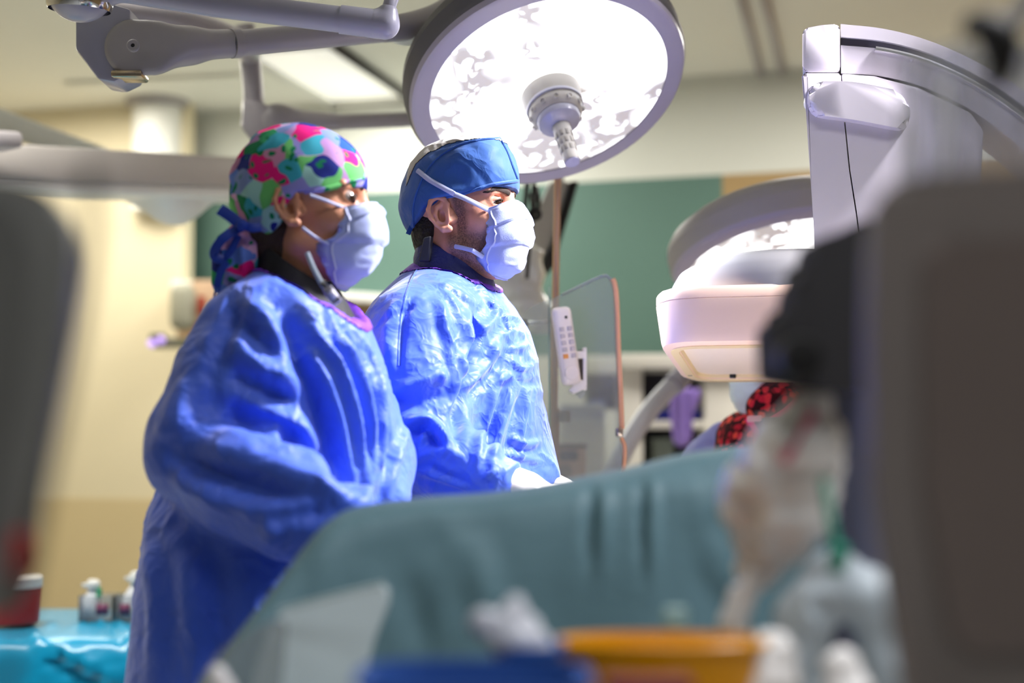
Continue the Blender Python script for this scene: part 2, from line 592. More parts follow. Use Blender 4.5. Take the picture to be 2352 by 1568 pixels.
structure('floor', box((-0.4, 3.0, -0.05), 9.0, 13.0, 0.1), M_floor)
structure('ceiling', box((-0.4, 3.0, CEIL + 0.05), 9.0, 13.0, 0.1), M_ceil)
gl = P(415, 1000, 7.39); gr = P(1665, 1000, 6.59)
gdir = Vector((gr.x - gl.x, gr.y - gl.y, 0)).normalized(); gnor = Vector((gdir.y, -gdir.x, 0))     # towards the camera
def on_wall(s, z, out=0.0):
    return Vector((gl.x, gl.y, 0)) + gdir * s + gnor * out + Vector((0, 0, z))
glen = (gr - gl).length
def wall_piece(bm, s0, s1, z0, z1, th=0.1, out=0.0):
    c = on_wall((s0 + s1) / 2, (z0 + z1) / 2, out - th / 2)
    return add_box(bm, c, s1 - s0, th, z1 - z0, (gdir, -gnor, Vector((0, 0, 1))))
structure('wall_back', wall_piece(bmesh.new(), -0.5, glen, 0, 2.47), M_green)
structure('wall_back_upper', wall_piece(bmesh.new(), -2.8, 5.0, 2.47, CEIL), M_pale)
structure('wall_right', wall_piece(bmesh.new(), glen, 5.0, 0, 2.47), M_tan)
bl0 = P(415, 1000, 7.12); bl1 = P(-900, 1000, 8.0)
bdir = Vector((bl1.x - bl0.x, bl1.y - bl0.y, 0)).normalized(); bnor = Vector((-bdir.y, bdir.x, 0))
if bnor.y > 0: bnor = -bnor
def left_piece(s0, s1, z0, z1, th=0.1, out=0.0):
    c = Vector((bl0.x, bl0.y, 0)) + bdir * ((s0 + s1) / 2) + bnor * (out - th / 2) + Vector((0, 0, (z0 + z1) / 2))
    return box(c, s1 - s0, th, z1 - z0, (bdir, -bnor, Vector((0, 0, 1))))
structure('wall_left', left_piece(0, 4.2, 0.93, CEIL), M_beige)
structure('wall_left_lower', left_piece(0, 4.2, 0, 0.93, 0.1, 0.004), M_beige2)
structure('baseboard_left', left_piece(0, 4.2, 0, 0.1, 0.1, 0.012), M_dark)
structure('wall_side_left', box((-4.4, 3.0, CEIL / 2), 0.1, 13, CEIL), M_beige)
structure('wall_side_right', box((3.6, 3.0, CEIL / 2), 0.1, 13, CEIL), M_tan)
# ceiling rails on the right
for k, (a, b) in enumerate((((1690, -60), (1765, 235)), ((1745, -60), (1812, 225)))):
    p, q = PZ(a[0], a[1], CEIL), PZ(b[0], b[1], CEIL)
    d = (q - p); u = d.normalized(); 
    o = obj('trim_%d' % (k + 1), box((p + q) / 2 - Vector((0, 0, 0.012)), d.length, 0.035, 0.03, (u, Vector((-u.y, u.x, 0)), Vector((0, 0, 1))), 0.004), M_armw); o['kind'] = 'structure'
p, q = PZ(150, 188, CEIL), PZ(560, 168, CEIL); d = q - p; u = d.normalized()
o = obj('trim_3', box((p + q) / 2 - Vector((0, 0, 0.01)), d.length, 0.04, 0.024, (u, Vector((-u.y, u.x, 0)), Vector((0, 0, 1))), 0.004), M_ceil); o['kind'] = 'structure'

# ------------------------------------------------------------------ ceiling light and fixed ceiling gear
M_diff = mat('lit_diffuser', 'f4f2e6', 0.6, var=0.02, scale=3, emit=0.7)
cl = [PZ(900, 218, CEIL), PZ(735, 236, CEIL), PZ(585, 100, CEIL), PZ(812, 92, CEIL)]
cc = sum(cl, Vector()) / 4
fx = thing('ceiling_light', 'square recessed ceiling light panel glowing above the printed cap', 'light', cc)
fw = ((cl[0] - cl[1]) + (cl[3] - cl[2])) / 2; fd = ((cl[2] - cl[1]) + (cl[3] - cl[0])) / 2
fu = fw.normalized(); fv = Vector((-fu.y, fu.x, 0))
obj('diffuser', box(cc - Vector((0, 0, 0.008)), fw.length * 0.94, fd.length * 0.9, 0.012, (fu, fv, Vector((0, 0, 1)))), M_diff, fx)
for s, a, b, w, l in ((1, fu, fv, fw.length, fd.length), (-1, fu, fv, fw.length, fd.length), (1, fv, fu, fd.length, fw.length), (-1, fv, fu, fd.length, fw.length)):
    obj('frame', box(cc + a * (s * w * 0.5) - Vector((0, 0, 0.018)), 0.03, l + 0.03, 0.034, (a, b, Vector((0, 0, 1)))), M_dark if s > 0 and a is fu else M_white, fx)

cyl = PZ(362, 232, CEIL)
cy = thing('ceiling_column', 'short white cylindrical ceiling column above the grey boom', 'column', (cyl.x, cyl.y, CEIL))
obj('tube', lathe((cyl.x, cyl.y, 0), (0, 0, 1), [(0, 2.38), (0.125, 2.38), (0.125, CEIL), (0, CEIL)], seg=40), M_white, cy)
obj('flange', lathe((cyl.x, cyl.y, 0), (0, 0, 1), [(0, CEIL - 0.035), (0.15, CEIL - 0.035), (0.16, CEIL - 0.01), (0.16, CEIL), (0, CEIL)], seg=40), M_armw, cy)
M_label = mat('grey_print', '8f958f', 0.6)
obj('label', box((cyl.x - 0.02, cyl.y - 0.1255, 2.60), 0.09, 0.006, 0.045), M_label, cy)

# big horizontal boom on the left with the white pod hanging from it
M_boom = mat('grey_boom_enamel', 'c2bcb5', 0.4, var=0.03)
b0, b1 = P(-160, 383, 3.55), P(640, 418, 4.4)
bd = (b1 - b0).normalized(); bs = bd.cross(Vector((0, 0, 1))).normalized(); bu = bs.cross(bd)
bo = thing('ceiling_boom', 'long grey horizontal equipment boom running behind the printed cap', 'boom', b0)
def boom_section(a, b, z0, z1, y0, y1, name, m, bev):
    c = (b0 + b1) / 2 + bu * ((z0 + z1) / 2) + bs * ((y0 + y1) / 2)
    return obj(name, box(c, (b1 - b0).length, y1 - y0, z1 - z0, (bd, bs, bu), bev), m, bo)
boom_section(0, 1, -0.035, 0.055, -0.10, 0.10, 'beam', M_boom, 0.012)
boom_section(0, 1, -0.062, -0.034, -0.085, 0.085, 'lower_channel', M_white, 0.008)
ca = P(0, 325, 3.5)
obj('bracket', box(ca, 0.07, 0.1, 0.04, (bd, bs, bu), 0.01), M_armw, bo)
# pod
V, Q = solid(lambda g: np.maximum(su(chain(g, [(P(215, 395, 4.2), 0.05), (P(320, 415, 4.2), 0.06), (P(395, 440, 4.2), 0.080), (P(470, 420, 4.22), 0.05), (P(600, 412, 4.3), 0.045)], 0.05), ell(g, P(405, 440, 4.2), (0.075, 0.15, 0.080)), 0.05), g.z - P(400, 415, 4.2).z), P(100, 560, 3.9) - Vector((0, 0.15, 0)), P(720, 330, 4.6), 0.011)
from_np('arm_joint', V, Q, M_white, bo, 'white rounded joint under the beam')
# the white sloping arm above it
wa = thing('support_boom', 'white sloping ceiling arm above the grey boom at the left edge', 'boom', P(-60, 250, 4.4))
p, q = P(-120, 232, 4.6), P(250, 372, 4.45); d = (q - p).normalized(); s_ = d.cross(Vector((0, 0, 1))).normalized()
obj('beam', box((p + q) / 2, (q - p).length, 0.12, 0.075, (d, s_, s_.cross(d)), 0.014), M_white, wa)
p, q = P(-120, 300, 4.5), P(150, 385, 4.4); d = (q - p).normalized(); s_ = d.cross(Vector((0, 0, 1))).normalized()
obj('lower_rail', box((p + q) / 2, (q - p).length, 0.07, 0.03, (d, s_, s_.cross(d)), 0.01), M_white, wa)

# ------------------------------------------------------------------ surgical lights
def lens_material():
    m = bpy.data.materials.new('lit_lens'); m.use_nodes = True
    nt = m.node_tree; n = nt.nodes; L = nt.links; b = n['Principled BSDF']
    b.inputs['Base Color'].default_value = (0.75, 0.72, 0.7, 1); b.inputs['Roughness'].default_value = 0.15
    tc = n.new('ShaderNodeTexCoord')
    no = n.new('ShaderNodeTexNoise'); no.inputs['Scale'].default_value = 14; no.inputs['Detail'].default_value = 2; no.inputs['Distortion'].default_value = 1.2
    L.new(tc.outputs['Object'], no.inputs['Vector'])
    vo = n.new('ShaderNodeTexVoronoi'); vo.feature = 'SMOOTH_F1'; vo.inputs['Scale'].default_value = 30; vo.inputs['Smoothness'].default_value = 0.35
    ad = n.new('ShaderNodeVectorMath'); ad.operation = 'MULTIPLY_ADD'; ad.inputs[1].default_value = (0.07, 0.07, 0.07)
    L.new(no.outputs['Color'], ad.inputs[0]); L.new(tc.outputs['Object'], ad.inputs[2]); L.new(ad.outputs[0], vo.inputs['Vector'])
    ra = n.new('ShaderNodeValToRGB')
    ra.color_ramp.elements[0].position = 0.40; ra.color_ramp.elements[0].color = (1, 1, 1, 1)
    ra.color_ramp.elements[1].position = 0.52; ra.color_ramp.elements[1].color = (0.13, 0.12, 0.115, 1)
    L.new(vo.outputs['Distance'], ra.inputs[0])
    n2 = n.new('ShaderNodeTexNoise'); n2.inputs['Scale'].default_value = 9; n2.inputs['Detail'].default_value = 1
    L.new(tc.outputs['Object'], n2.inputs['Vector'])
    r2 = n.new('ShaderNodeMapRange'); r2.inputs[1].default_value = 0.41; r2.inputs[2].default_value = 0.54
    L.new(n2.outputs['Fac'], r2.inputs[0])
    mx = n.new('ShaderNodeMix'); mx.data_type = 'RGBA'; mx.inputs[7].default_value = (1, 1, 1, 1)
    L.new(r2.outputs[0], mx.inputs[0]); L.new(ra.outputs[0], mx.inputs[6])
    L.new(mx.outputs[2], b.inputs['Emission Color']); b.inputs['Emission Strength'].default_value = 2.2
    return m
M_lens = lens_material()
M_rim = mat('lamp_rim_plastic', 'b9b3c6', 0.35, var=0.02)
M_shell = mat('lamp_shell_grey', 'aeaaa8', 0.45, var=0.04)
M_hub = mat('lamp_hub_grey', 'b5b0aa', 0.3, var=0.02, coat=0.4)
M_print = mat('pale_print', 'd9d6e2', 0.5)

def surgical_light(name, label, c, n, R, spot_power, shell=None):
    u, v, n = basis(n, (1, 0, 0.12)); c = Vector(c)
    t = thing(name, label, 'light', c)
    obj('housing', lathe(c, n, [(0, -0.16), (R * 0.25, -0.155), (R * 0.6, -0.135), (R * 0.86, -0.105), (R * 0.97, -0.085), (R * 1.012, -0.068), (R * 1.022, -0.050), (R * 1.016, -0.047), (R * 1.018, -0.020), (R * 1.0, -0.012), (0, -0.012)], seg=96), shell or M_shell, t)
    obj('rim', lathe(c, n, [(R * 0.862, 0.002), (R * 0.875, 0.001), (R * 0.96, 0.003), (R * 0.988, -0.001), (R * 1.0, -0.010), (R * 1.0, -0.022), (R * 0.97, -0.024), (R * 0.86, -0.016)], seg=96), M_rim, t)
    # slightly domed lens
    lens = lathe(c, n, [(0, 0.012)] + [(R * 0.862 * k / 24, 0.012 * (1 - (k / 24) ** 2) - 0.001) for k in range(1, 25)] + [(R * 0.862, -0.016), (0, -0.016)], seg=96)
    o = obj('lens', lens, M_lens, t)
    hc = c + n * 0.012
    obj('hub', lathe(hc, n, [(0, 0.0), (0.060, 0.0), (0.058, 0.022), (0.055, 0.030), (0.0545, 0.036), (0.053, 0.038), (0.0525, 0.044), (0.050, 0.056), (0.044, 0.062), (0, 0.062)], seg=64), M_hub, t)
    obj('hub_seal', lathe(hc, n, [(0.0553, 0.0295), (0.0562, 0.031), (0.0562, 0.036), (0.0543, 0.0375)], seg=64), M_arm, t)
    for k in range(12):
        a = 2 * PI * k / 12
        r = u * math.cos(a) + v * math.sin(a)
        obj('dimple', lathe(hc + r * 0.0505 + n * 0.051, (r * 0.9 + n * 0.35), [(0, 0.003), (0.003, 0.003), (0.0035, 0.0045), (0.0052, 0.0045), (0.0056, 0.001), (0.0056, -0.004), (0, -0.004)], seg=16), M_hub, t)
    obj('handle_collar', lathe(hc, n, [(0, 0.06), (0.042, 0.06), (0.043, 0.066), (0.040, 0.074), (0.022, 0.086), (0, 0.086)], seg=48), M_arm, t)
    h = thing('handle', None, None); h.parent = t
    bm = lathe(hc, n, [(0, 0.08), (0.0185, 0.08), (0.018, 0.10), (0.0165, 0.12), (0.0155, 0.165), (0.016, 0.172), (0.0155, 0.176), (0, 0.176)], seg=32)
    obj('grip', bm, M_hub, h)
    obj('end_cap', lathe(hc, n, [(0, 0.1755), (0.0145, 0.1755), (0.014, 0.1775), (0, 0.178)], seg=32), M_arm, h)
    bm = bmesh.new()
    for row, (hh, rr) in enumerate(((0.112, 0.0172), (0.130, 0.0163), (0.148, 0.0158))):
        for k in range(9):
            a = 2 * PI * (k + 0.5 * (row % 2)) / 9
            r = u * math.cos(a) + v * math.sin(a); tt = n.cross(r)
            add_box(bm, hc + n * hh + r * rr, 0.007, 0.0012, 0.013, (tt, r, n), 0.0005, 1)
    o = obj('grip_pads', bm, mat('grip_pad_grey', '9a958f', 0.5), h); o['kind'] = 'stuff'
    # small wavy marks printed around the rim
    bm = bmesh.new()
    for k in range(26):
        a = 2 * PI * k / 26
        r = u * math.cos(a) + v * math.sin(a); tt = n.cross(r)
        pts = [c + r * (R * (0.915 + 0.035 * q / 5)) + tt * (0.0022 * math.sin(q * 2.2)) + n * (-0.0008 - 0.0017 * (q / 5)) for q in range(6)]
        add_tube(bm, pts, 0.0006, seg=5, n=2)
    o = obj('rim_marks', bm, M_print, t); o['kind'] = 'stuff'
    # label plate on the shell
    r = (u * -0.86 + v * 0.5).normalized()
    for sgn in (1, -1):
        rr = (Vector((-0.94, 0, 0)) - n * Vector((-0.94, 0, 0)).dot(n) + v * (0.12 * sgn)).normalized()
    obj('label', box(c + rr * (R * 0.993) - n * 0.045, 0.05, 0.004, 0.022, (n.cross(rr), rr, n), 0.001, 1), M_label, t)
    l = bpy.data.lights.new(name + '_beam', 'SPOT'); l.energy = spot_power; l.color = (0.93, 0.95, 1.0)
    l.spot_size = math.radians(64); l.spot_blend = 0.8; l.shadow_soft_size = 0.15
    lo = bpy.data.objects.new(name + '_beam', l); COL.objects.link(lo)
    lo.location = c + n * 0.20; lo.rotation_euler = (-n).to_track_quat('Z', 'Y').to_euler()
    return t, u, v, n

def cam_dir(right, up, toward):
    """a direction given along the picture's right, up and towards the viewer"""
    return (Vector((right, 0, 0)) + Vector((0, -SP, CP)) * up + Vector((0, -CP, -SP)) * toward).normalized()

a1 = math.radians(57.0); ph = math.radians(15)
N1 = cam_dir(math.sin(a1) * math.sin(ph), -math.sin(a1) * math.cos(ph), math.cos(a1))
R1 = 0.276
surgical_light('surgical_light', 'large round surgical light glowing directly above the blue cap', LAMP1, N1, R1, LAMP1_POWER, mat('lamp_shell_shaded_grey', '6a686b', 0.5, var=0.04))  # dark outer band, with the shell's shade put into its colour
LAMP2 = P(1800, 598, 3.35)
a2 = math.radians(69.5); ph2 = math.radians(8)
N2 = cam_dir(math.sin(a2) * math.sin(ph2), -math.sin(a2) * math.cos(ph2), math.cos(a2))
surgical_light('surgical_light', 'second surgical light, lit, partly hidden behind the X-ray detector', LAMP2, N2, 0.262, LAMP2_POWER)

# articulated arms -------------------------------------------------
ta = thing('extension_arm', 'lavender grey upper lamp arm with ball end and round elbow', 'lamp arm', P(180, 0, 2.3))
obj('tube', tube([P(200, -38, 2.30), P(490, 9, 2.30), P(784, 45, 2.30)], 0.0212, seg=32, smooth=False), M_arm, ta)
obj('sleeve', tube([P(782, 44.5, 2.30), P(866, 55, 2.30)], 0.0232, seg=32, smooth=False), M_arm, ta)
V, Q = solid(lambda g: su(cone(g, P(862, 54.5, 2.30), P(884, 57, 2.30), 0.0235, 0.0225), cone(g, P(886, 55, 2.30), P(892, 28, 2.30), 0.0185, 0.0150), 0.012), P(820, 120, 2.26), P(940, -20, 2.34), 0.0022)
from_np('elbow', V, Q, M_arm, ta)
obj('riser', tube([P(890, 40, 2.30), P(895, 12, 2.30), P(905, -15, 2.31), P(925, -60, 2.33)], 0.0112, seg=24), M_arm, ta)
V, Q = solid(lambda g: su(ell(g, P(183, -18, 2.30), (0.052, 0.052, 0.048)), cone(g, P(200, -40, 2.3), P(300, -22, 2.3), 0.03, 0.021), 0.02), P(60, 90, 2.22), P(330, -150, 2.38), 0.003)
from_np('ball_end', V, Q, M_arm, ta)
obj('bright_ring', lathe(P(183, -2, 2.30), (0.05, -0.1, 1), [(0.049, -0.018), (0.052, -0.012), (0.0535, 0.0), (0.052, 0.004), (0.049, 0.0)], seg=48), M_chrome, ta, 'chrome ring under the ball end')

tb = thing('spring_arm', 'grey lamp spring arm with hexagonal knuckle reaching to the bright lamp', 'lamp arm', P(300, 110, 2.5))
poly = [P(x, y, 2.50) for x, y in ((172, 40), (172, 112), (225, 182), (262, 188), (300, 170), (300, 20), (258, 8))]
obj('knuckle', prism(poly, (0, 0.085, 0.0), 0.006), M_arm, tb)
def pear(g):
    a = cone(g, P(302, 105, 2.49), P(350, 108, 2.50), 0.052, 0.045)
    b = cone(g, P(350, 108, 2.50), P(430, 105, 2.53), 0.043, 0.028)
    c = cone(g, P(430, 105, 2.53), P(535, 100, 2.57), 0.028, 0.0255)
    v = su(su(a, b, 0.02), c, 0.03)
    return -su(-v, -(2.450 - g.y), 0.016) 
V, Q = solid(pear, P(200, 220, 2.42) - Vector((0.05, 0, 0)), P(570, 10, 2.66), 0.0028)
V = smooth_verts(V, Q, 2)
from_np('housing', V, Q, M_armw, tb)
bc = P(304, 103, 2.448)
obj('bolt', lathe(bc + Vector((0, 0.004, 0)), (0, -1, 0), [(0.0032, -0.004), (0.0035, 0.002), (0.009, 0.003), (0.011, 0.0015), (0.011, -0.004)], seg=24), M_armw, tb)
obj('bolt_socket', lathe(bc + Vector((0, 0.004, 0)), (0, -1, 0), [(0, 0.001), (0.0042, 0.001), (0.0042, -0.003)], seg=12), M_black, tb, 'dark bolt hole')
obj('end_collar', tube([P(530, 100, 2.565), P(548, 99, 2.575)], 0.0268, seg=32, smooth=False), M_armw, tb)
obj('tube', tube([P(545, 100, 2.575), P(890, 67, 2.72)], 0.0238, seg=32, smooth=False), M_armw, tb)
obj('end_bend', tube([P(880, 68, 2.715), P(950, 58, 2.76), P(1020, 36, 2.83), P(1100, -20, 2.92)], [0.0245, 0.027, 0.031, 0.034], seg=32), M_armw, tb)
V, Q = solid(lambda g: np.minimum(ell(g, P(940, 92, 2.77), (0.035, 0.03, 0.008)), cone(g, P(895, 88, 2.74), P(985, 90, 2.79), 0.007, 0.009)), P(860, 130, 2.70), P(1020, 60, 2.84), 0.0025)
from_np('cable_cover', V, Q, M_white, tb, 'white cable cover under the bend')
obj('latch', box(P(298, 176, 2.51), 0.055, 0.05, 0.012, None, 0.004), mat('brass_strip', 'c9b79a', 0.25, metal=0.8), tb, 'small metal strip under the knuckle')

tcn = thing('lamp_yoke', 'blurred warm grey arm with rounded elbow behind the printed cap', 'lamp arm', P(600, 270, 3.6))
obj('downtube', tube([P(560, 60, 3.6), P(573, 130, 3.6), P(581, 200, 3.6), P(582, 260, 3.6), P(578, 292, 3.6)], [0.027, 0.026, 0.0255, 0.027, 0.028], seg=28), M_armw, tcn)
poly = [P(x, y, 3.57) for x, y in ((556, 225), (553, 293), (580, 326), (625, 312), (640, 262), (606, 235))]
obj('knuckle', prism(poly, (0, 0.06, 0), 0.008), M_armw, tcn)
V, Q = solid(lambda g: su(ell(g, P(635, 278, 3.6), (0.046, 0.036, 0.040)), cone(g, P(640, 278, 3.6), P(775, 281, 3.62), 0.034, 0.021), 0.03), P(560, 350, 3.5), P(830, 215, 3.7), 0.004)
from_np('housing', V, Q, M_armw, tcn)
obj('tube', tube([P(770, 281, 3.62), P(1050, 270, 3.72)], 0.0195, seg=24, smooth=False), M_armw, tcn)
obj('link', tube([P(250, 22, 3.2), P(420, 48, 3.3), P(545, 96, 3.45), P(572, 120, 3.58)], 0.031, seg=28), M_armw, tcn)

# ------------------------------------------------------------------ left background: wall device, rail, table things
wd = thing('wall_dispenser', 'grey rounded wall dispenser beside the gowned woman in printed cap', 'dispenser', P(430, 760, 6.9))
M_disp = mat('grey_green_plastic', '9c9a88', 0.5)
obj('body', box(P(420, 705, 6.9), 0.12, 0.12, 0.23, None, 0.05, 4), M_disp, wd)
obj('red_window', box(P(463, 702, 6.86), 0.035, 0.02, 0.09, None, 0.004), mat('dark_red_plastic', '8c1a10', 0.4), wd, 'dark red window')
obj('tan_back', box(P(470, 700, 6.97), 0.13, 0.05, 0.24, None, 0.01), mat('tan_plastic', 'c0a184', 0.5), wd)
ws = thing('wall_shelf', 'white-topped shelf unit along the green wall behind the surgeons', 'shelf', P(650, 700, 7.0))
a, b = P(412, 660, 7.12), P(1010, 700, 7.0)
d = (b - a).normalized(); s_ = d.cross(Vector((0, 0, 1))).normalized()
obj('top', box((a + b) / 2, (b - a).length, 0.28, 0.045, (d, s_, s_.cross(d)), 0.006), M_white, ws)
obj('body', box((a + b) / 2 - Vector((0, -0.04, 0.14)), (b - a).length * 0.98, 0.16, 0.24, (d, s_, s_.cross(d)), 0.006), mat('tan_wood', 'b08f6c', 0.5), ws)
wr = thing('equipment_rail', 'grey wall rail with two small violet lights near dispenser', 'rail', P(400, 785, 6.85))
a, b = P(352, 783, 6.75), P(560, 792, 6.7); d = (b - a).normalized()
M_rail = mat('olive_grey_metal', '7e7d68', 0.4, metal=0.3)
obj('bar', box((a + b) / 2, (b - a).length, 0.03, 0.05, None, 0.006), M_rail, wr)
obj('clamp', box(P(362, 780, 6.72), 0.07, 0.06, 0.06, None, 0.012), mat('dark_olive_plastic', '4f4f42', 0.5), wr)
M_vio = mat('violet_lamp', 'c9a8ff', 0.4, emit=0.9)
for x, y in ((347, 788), (368, 780)):
    obj('indicator', lathe(P(x, y, 6.66), (0, -1, 0.1), [(0, 0.012), (0.012, 0.009), (0.017, 0), (0.017, -0.02), (0, -0.02)], seg=16), M_vio, wr, 'small violet indicator lamp')
obj('post', box(P(436, 870, 6.8), 0.05, 0.05, 0.34, None, 0.006), M_white, wr)

# ------------------------------------------------------------------ right background
M_cab = mat('cabinet_white', 'efece2', 0.45, var=0.02)
cbn = thing('supply_cabinet', 'tall white supply cabinet with dark open shelves on the back wall', 'cabinet', P(1540, 1300, 5.9))
def cab_box(name, x0, y0, x1, y1, d, dep, m, lab=None, bev=0.004):
    a, b = P(x0, y0, d), P(x1, y1, d)
    return obj(name, box(Vector(((a.x + b.x) / 2, (a.y + b.y) / 2 + dep / 2, (a.z + b.z) / 2)), abs(b.x - a.x), dep, abs(a.z - b.z), None, bev), m, cbn, lab)
cab_box('top_panel', 1424, 812, 1720, 846, 5.9, 0.4, M_cab)
cab_box('side_panel', 1424, 846, 1478, 1664, 5.9, 0.4, M_cab)
cab_box('side_panel', 1622, 846, 1720, 1664, 5.9, 0.4, M_cab)
cab_box('back_panel', 1478, 846, 1622, 1664, 6.22, 0.03, mat('cabinet_dark_inside', '5d5c66', 0.6))
cab_box('shelf', 1476, 966, 1624, 984, 5.91, 0.33, M_cab)
cab_box('shelf', 1476, 1110, 1624, 1130, 5.91, 0.33, M_cab)
cab_box('door_rail', 1476, 846, 1624, 856, 5.9, 0.03, mat('grey_rail', '77756f', 0.5))
cab_box('door', 1180, 816, 1345, 1664, 5.9, 0.4, M_cab)
cab_box('door', 1347, 940, 1422, 1664, 5.9, 0.4, M_cab)
cab_box('top_panel', 1347, 816, 1422, 858, 5.9, 0.4, M_cab)
cab_box('back_panel', 1347, 858, 1422, 940, 6.2, 0.03, mat('cabinet_dark_inside', '5d5c66', 0.6))
bx = thing('storage_bin', 'deep blue bin on the upper cabinet shelf behind violet gown', 'bin', P(1546, 966, 6.0))
a, b = P(1484, 938, 6.0), P(1612, 965, 6.0)
obj('bin', box(Vector(((a.x + b.x) / 2, a.y + 0.09, (a.z + b.z) / 2)), b.x - a.x, 0.18, a.z - b.z, None, 0.01), mat('deep_blue_plastic', '1d2a9c', 0.4), bx)
obj('lip', box(Vector(((a.x + b.x) / 2, a.y + 0.085, a.z)), b.x - a.x + 0.012, 0.19, 0.012, None, 0.004), mat('grey_lid', '8d8ca0', 0.4), bx)
for x0, y0, x1, y1, col, lab in ((1500, 1010, 1548, 1109, '8a9690', 'grey green carton on lower cabinet shelf, left of violet gown'), (1586, 1022, 1618, 1109, '6c7a56', 'olive carton on lower cabinet shelf, right of violet gown')):
    a, b = P(x0, y0, 6.05), P(x1, y1, 6.05)
    o = thing('carton', lab, 'box', ((a.x + b.x) / 2, a.y + 0.06, b.z), 'cartons in the cabinet')
    obj('box_body', box(Vector(((a.x + b.x) / 2, a.y + 0.06, (a.z + b.z) / 2)), b.x - a.x, 0.12, a.z - b.z, None, 0.003), mat('carton_' + col, col, 0.6), o)
    obj('lid', box(Vector(((a.x + b.x) / 2, a.y + 0.06, a.z)), b.x - a.x + 0.004, 0.124, 0.012, None, 0.002), mat('carton_' + col, col, 0.6), o)
# violet folded garment hanging at the cabinet
def hang(g):
    rows = []
    for y, x0, x1 in ((893, 1536, 1604), (905, 1535, 1606), (930, 1540, 1601), (955, 1543, 1594), (985, 1546, 1588), (1015, 1549, 1583), (1024, 1553, 1580)):
        a, b = P(x0, y, 5.75), P(x1, y, 5.75); rows.append((a.z, (a.x + b.x) / 2, a.y, (b.x - a.x) / 2, 0.035))
    return loft(g, rows)
V, Q = solid(hang, P(1500, 1050, 5.65), P(1640, 870, 5.90), 0.006)
V = smooth_verts(V, Q, 2); N = normals(V, Q)
V += N * (0.006 * np.sin(V[:, 0:1] * 180 + 3 * V[:, 2:3]))
hg = thing('hanging_garment', 'violet cloth garment hanging against the white cabinet', 'garment', P(1570, 893, 5.75))
from_np('cloth', V, Q, mat('violet_cloth', '9a7fd6', 0.8, var=0.1, bump=0.3), hg)
obj('hook', tube([P(1570, 896, 5.75), P(1570, 868, 5.77), P(1570, 852, 5.91)], 0.006, seg=8), M_white, hg)
# pale corrugated tube rising behind the drape
th_ = thing('suction_hose', 'pale grey smooth hose slanting up behind the teal drape', 'hose', P(1400, 1100, 3.9))
obj('hose', tube([(P(1330, 1240, 3.7).x, 3.7, 0.03), P(1340, 1400, 3.7), P(1360, 1220, 3.72), P(1420, 1060, 3.85), P(1490, 945, 4.0), P(1570, 860, 4.1), P(1640, 800, 4.2)], 0.027, seg=20), mat('pale_grey_hose', 'd6dae8', 0.4), th_)
bm = bmesh.new()
obj('cuff', tube([P(1545, 885, 4.06), P(1575, 855, 4.105)], 0.031, seg=20, smooth=False), M_arm, th_)

# tilted grey screen, cable and glossy wrapped lamp behind the masked man -------------
ms = thing('tilted_monitor', 'grey flat monitor tilted edge-on behind the masked man', 'monitor', P(1230, 600, 4.2))
poly = [P(x, y, 4.2) for x, y in ((1262, 415), (1310, 415), (1268, 560), (1222, 640), (1150, 700), (1140, 660), (1210, 540))]
obj('back_shell', prism(poly, (0.0, 0.05, 0.0), 0.01), mat('pale_grey_shell', 'b7b3ac', 0.4), ms)
poly = [P(x, y, 4.19) for x, y in ((1308, 415), (1330, 415), (1272, 610), (1232, 655), (1226, 636), (1268, 566))]
obj('bezel', prism(poly, (0.0, 0.05, 0.0), 0.006), M_black, ms, 'black bezel edge')
obj('hanger', tube([P(1285, 425, 4.23), P(1280, 300, 4.23), P(1280, -335, 4.23)], 0.014, seg=10), M_armw, ms)
gb = thing('wrapped_lamp_head', 'glossy white plastic-wrapped lamp head beside the mask', 'lamp', P(1190, 650, 3.9))
V, Q = solid(lambda g: su(ell(g, P(1185, 655, 3.9), (0.085, 0.05, 0.05), [basis((0.5, 0, -1))[0], Vector((0, 1, 0)), Vector((0.8, 0, 0.5)).normalized()]), ell(g, P(1215, 610, 3.9), (0.04, 0.04, 0.065)), 0.02), P(1080, 760, 3.8), P(1290, 520, 4.0), 0.006)
N = normals(V, Q); V = V + N * (0.010 * ridged(V * 22, 3))[:, None]
from_np('wrap', V, Q, mat('glossy_white_film', 'eef0ea', 0.08, var=0.05, coat=0.6), gb)
obj('stem', tube([P(1205, 600, 3.9), P(1195, 540, 3.92), P(1205, 480, 3.95), P(1215, 300, 3.95), P(1220, -390, 3.95)], 0.008, seg=10), M_black, gb)
cb = thing('hanging_cable', 'dark looped cable hanging below the bright lamp rim', 'cable', P(1228, 430, 3.6))
obj('cable', tube([P(1236, -300, 3.6), P(1234, 200, 3.6), P(1226, 420, 3.6), P(1220, 450, 3.6), P(1226, 490, 3.6), P(1238, 470, 3.6), P(1232, 430, 3.6), P(1228, 470, 3.58), P(1218, 540, 3.6), P(1210, 640, 3.6)], 0.005, seg=8), M_black, cb)
obj('plug', lathe(P(1228, 492, 3.58), (0.2, -1, 0.1), [(0.007, -0.008), (0.017, -0.006), (0.018, 0.004), (0.011, 0.008), (0.006, 0.006), (0.006, -0.008)], seg=18), M_black, cb)

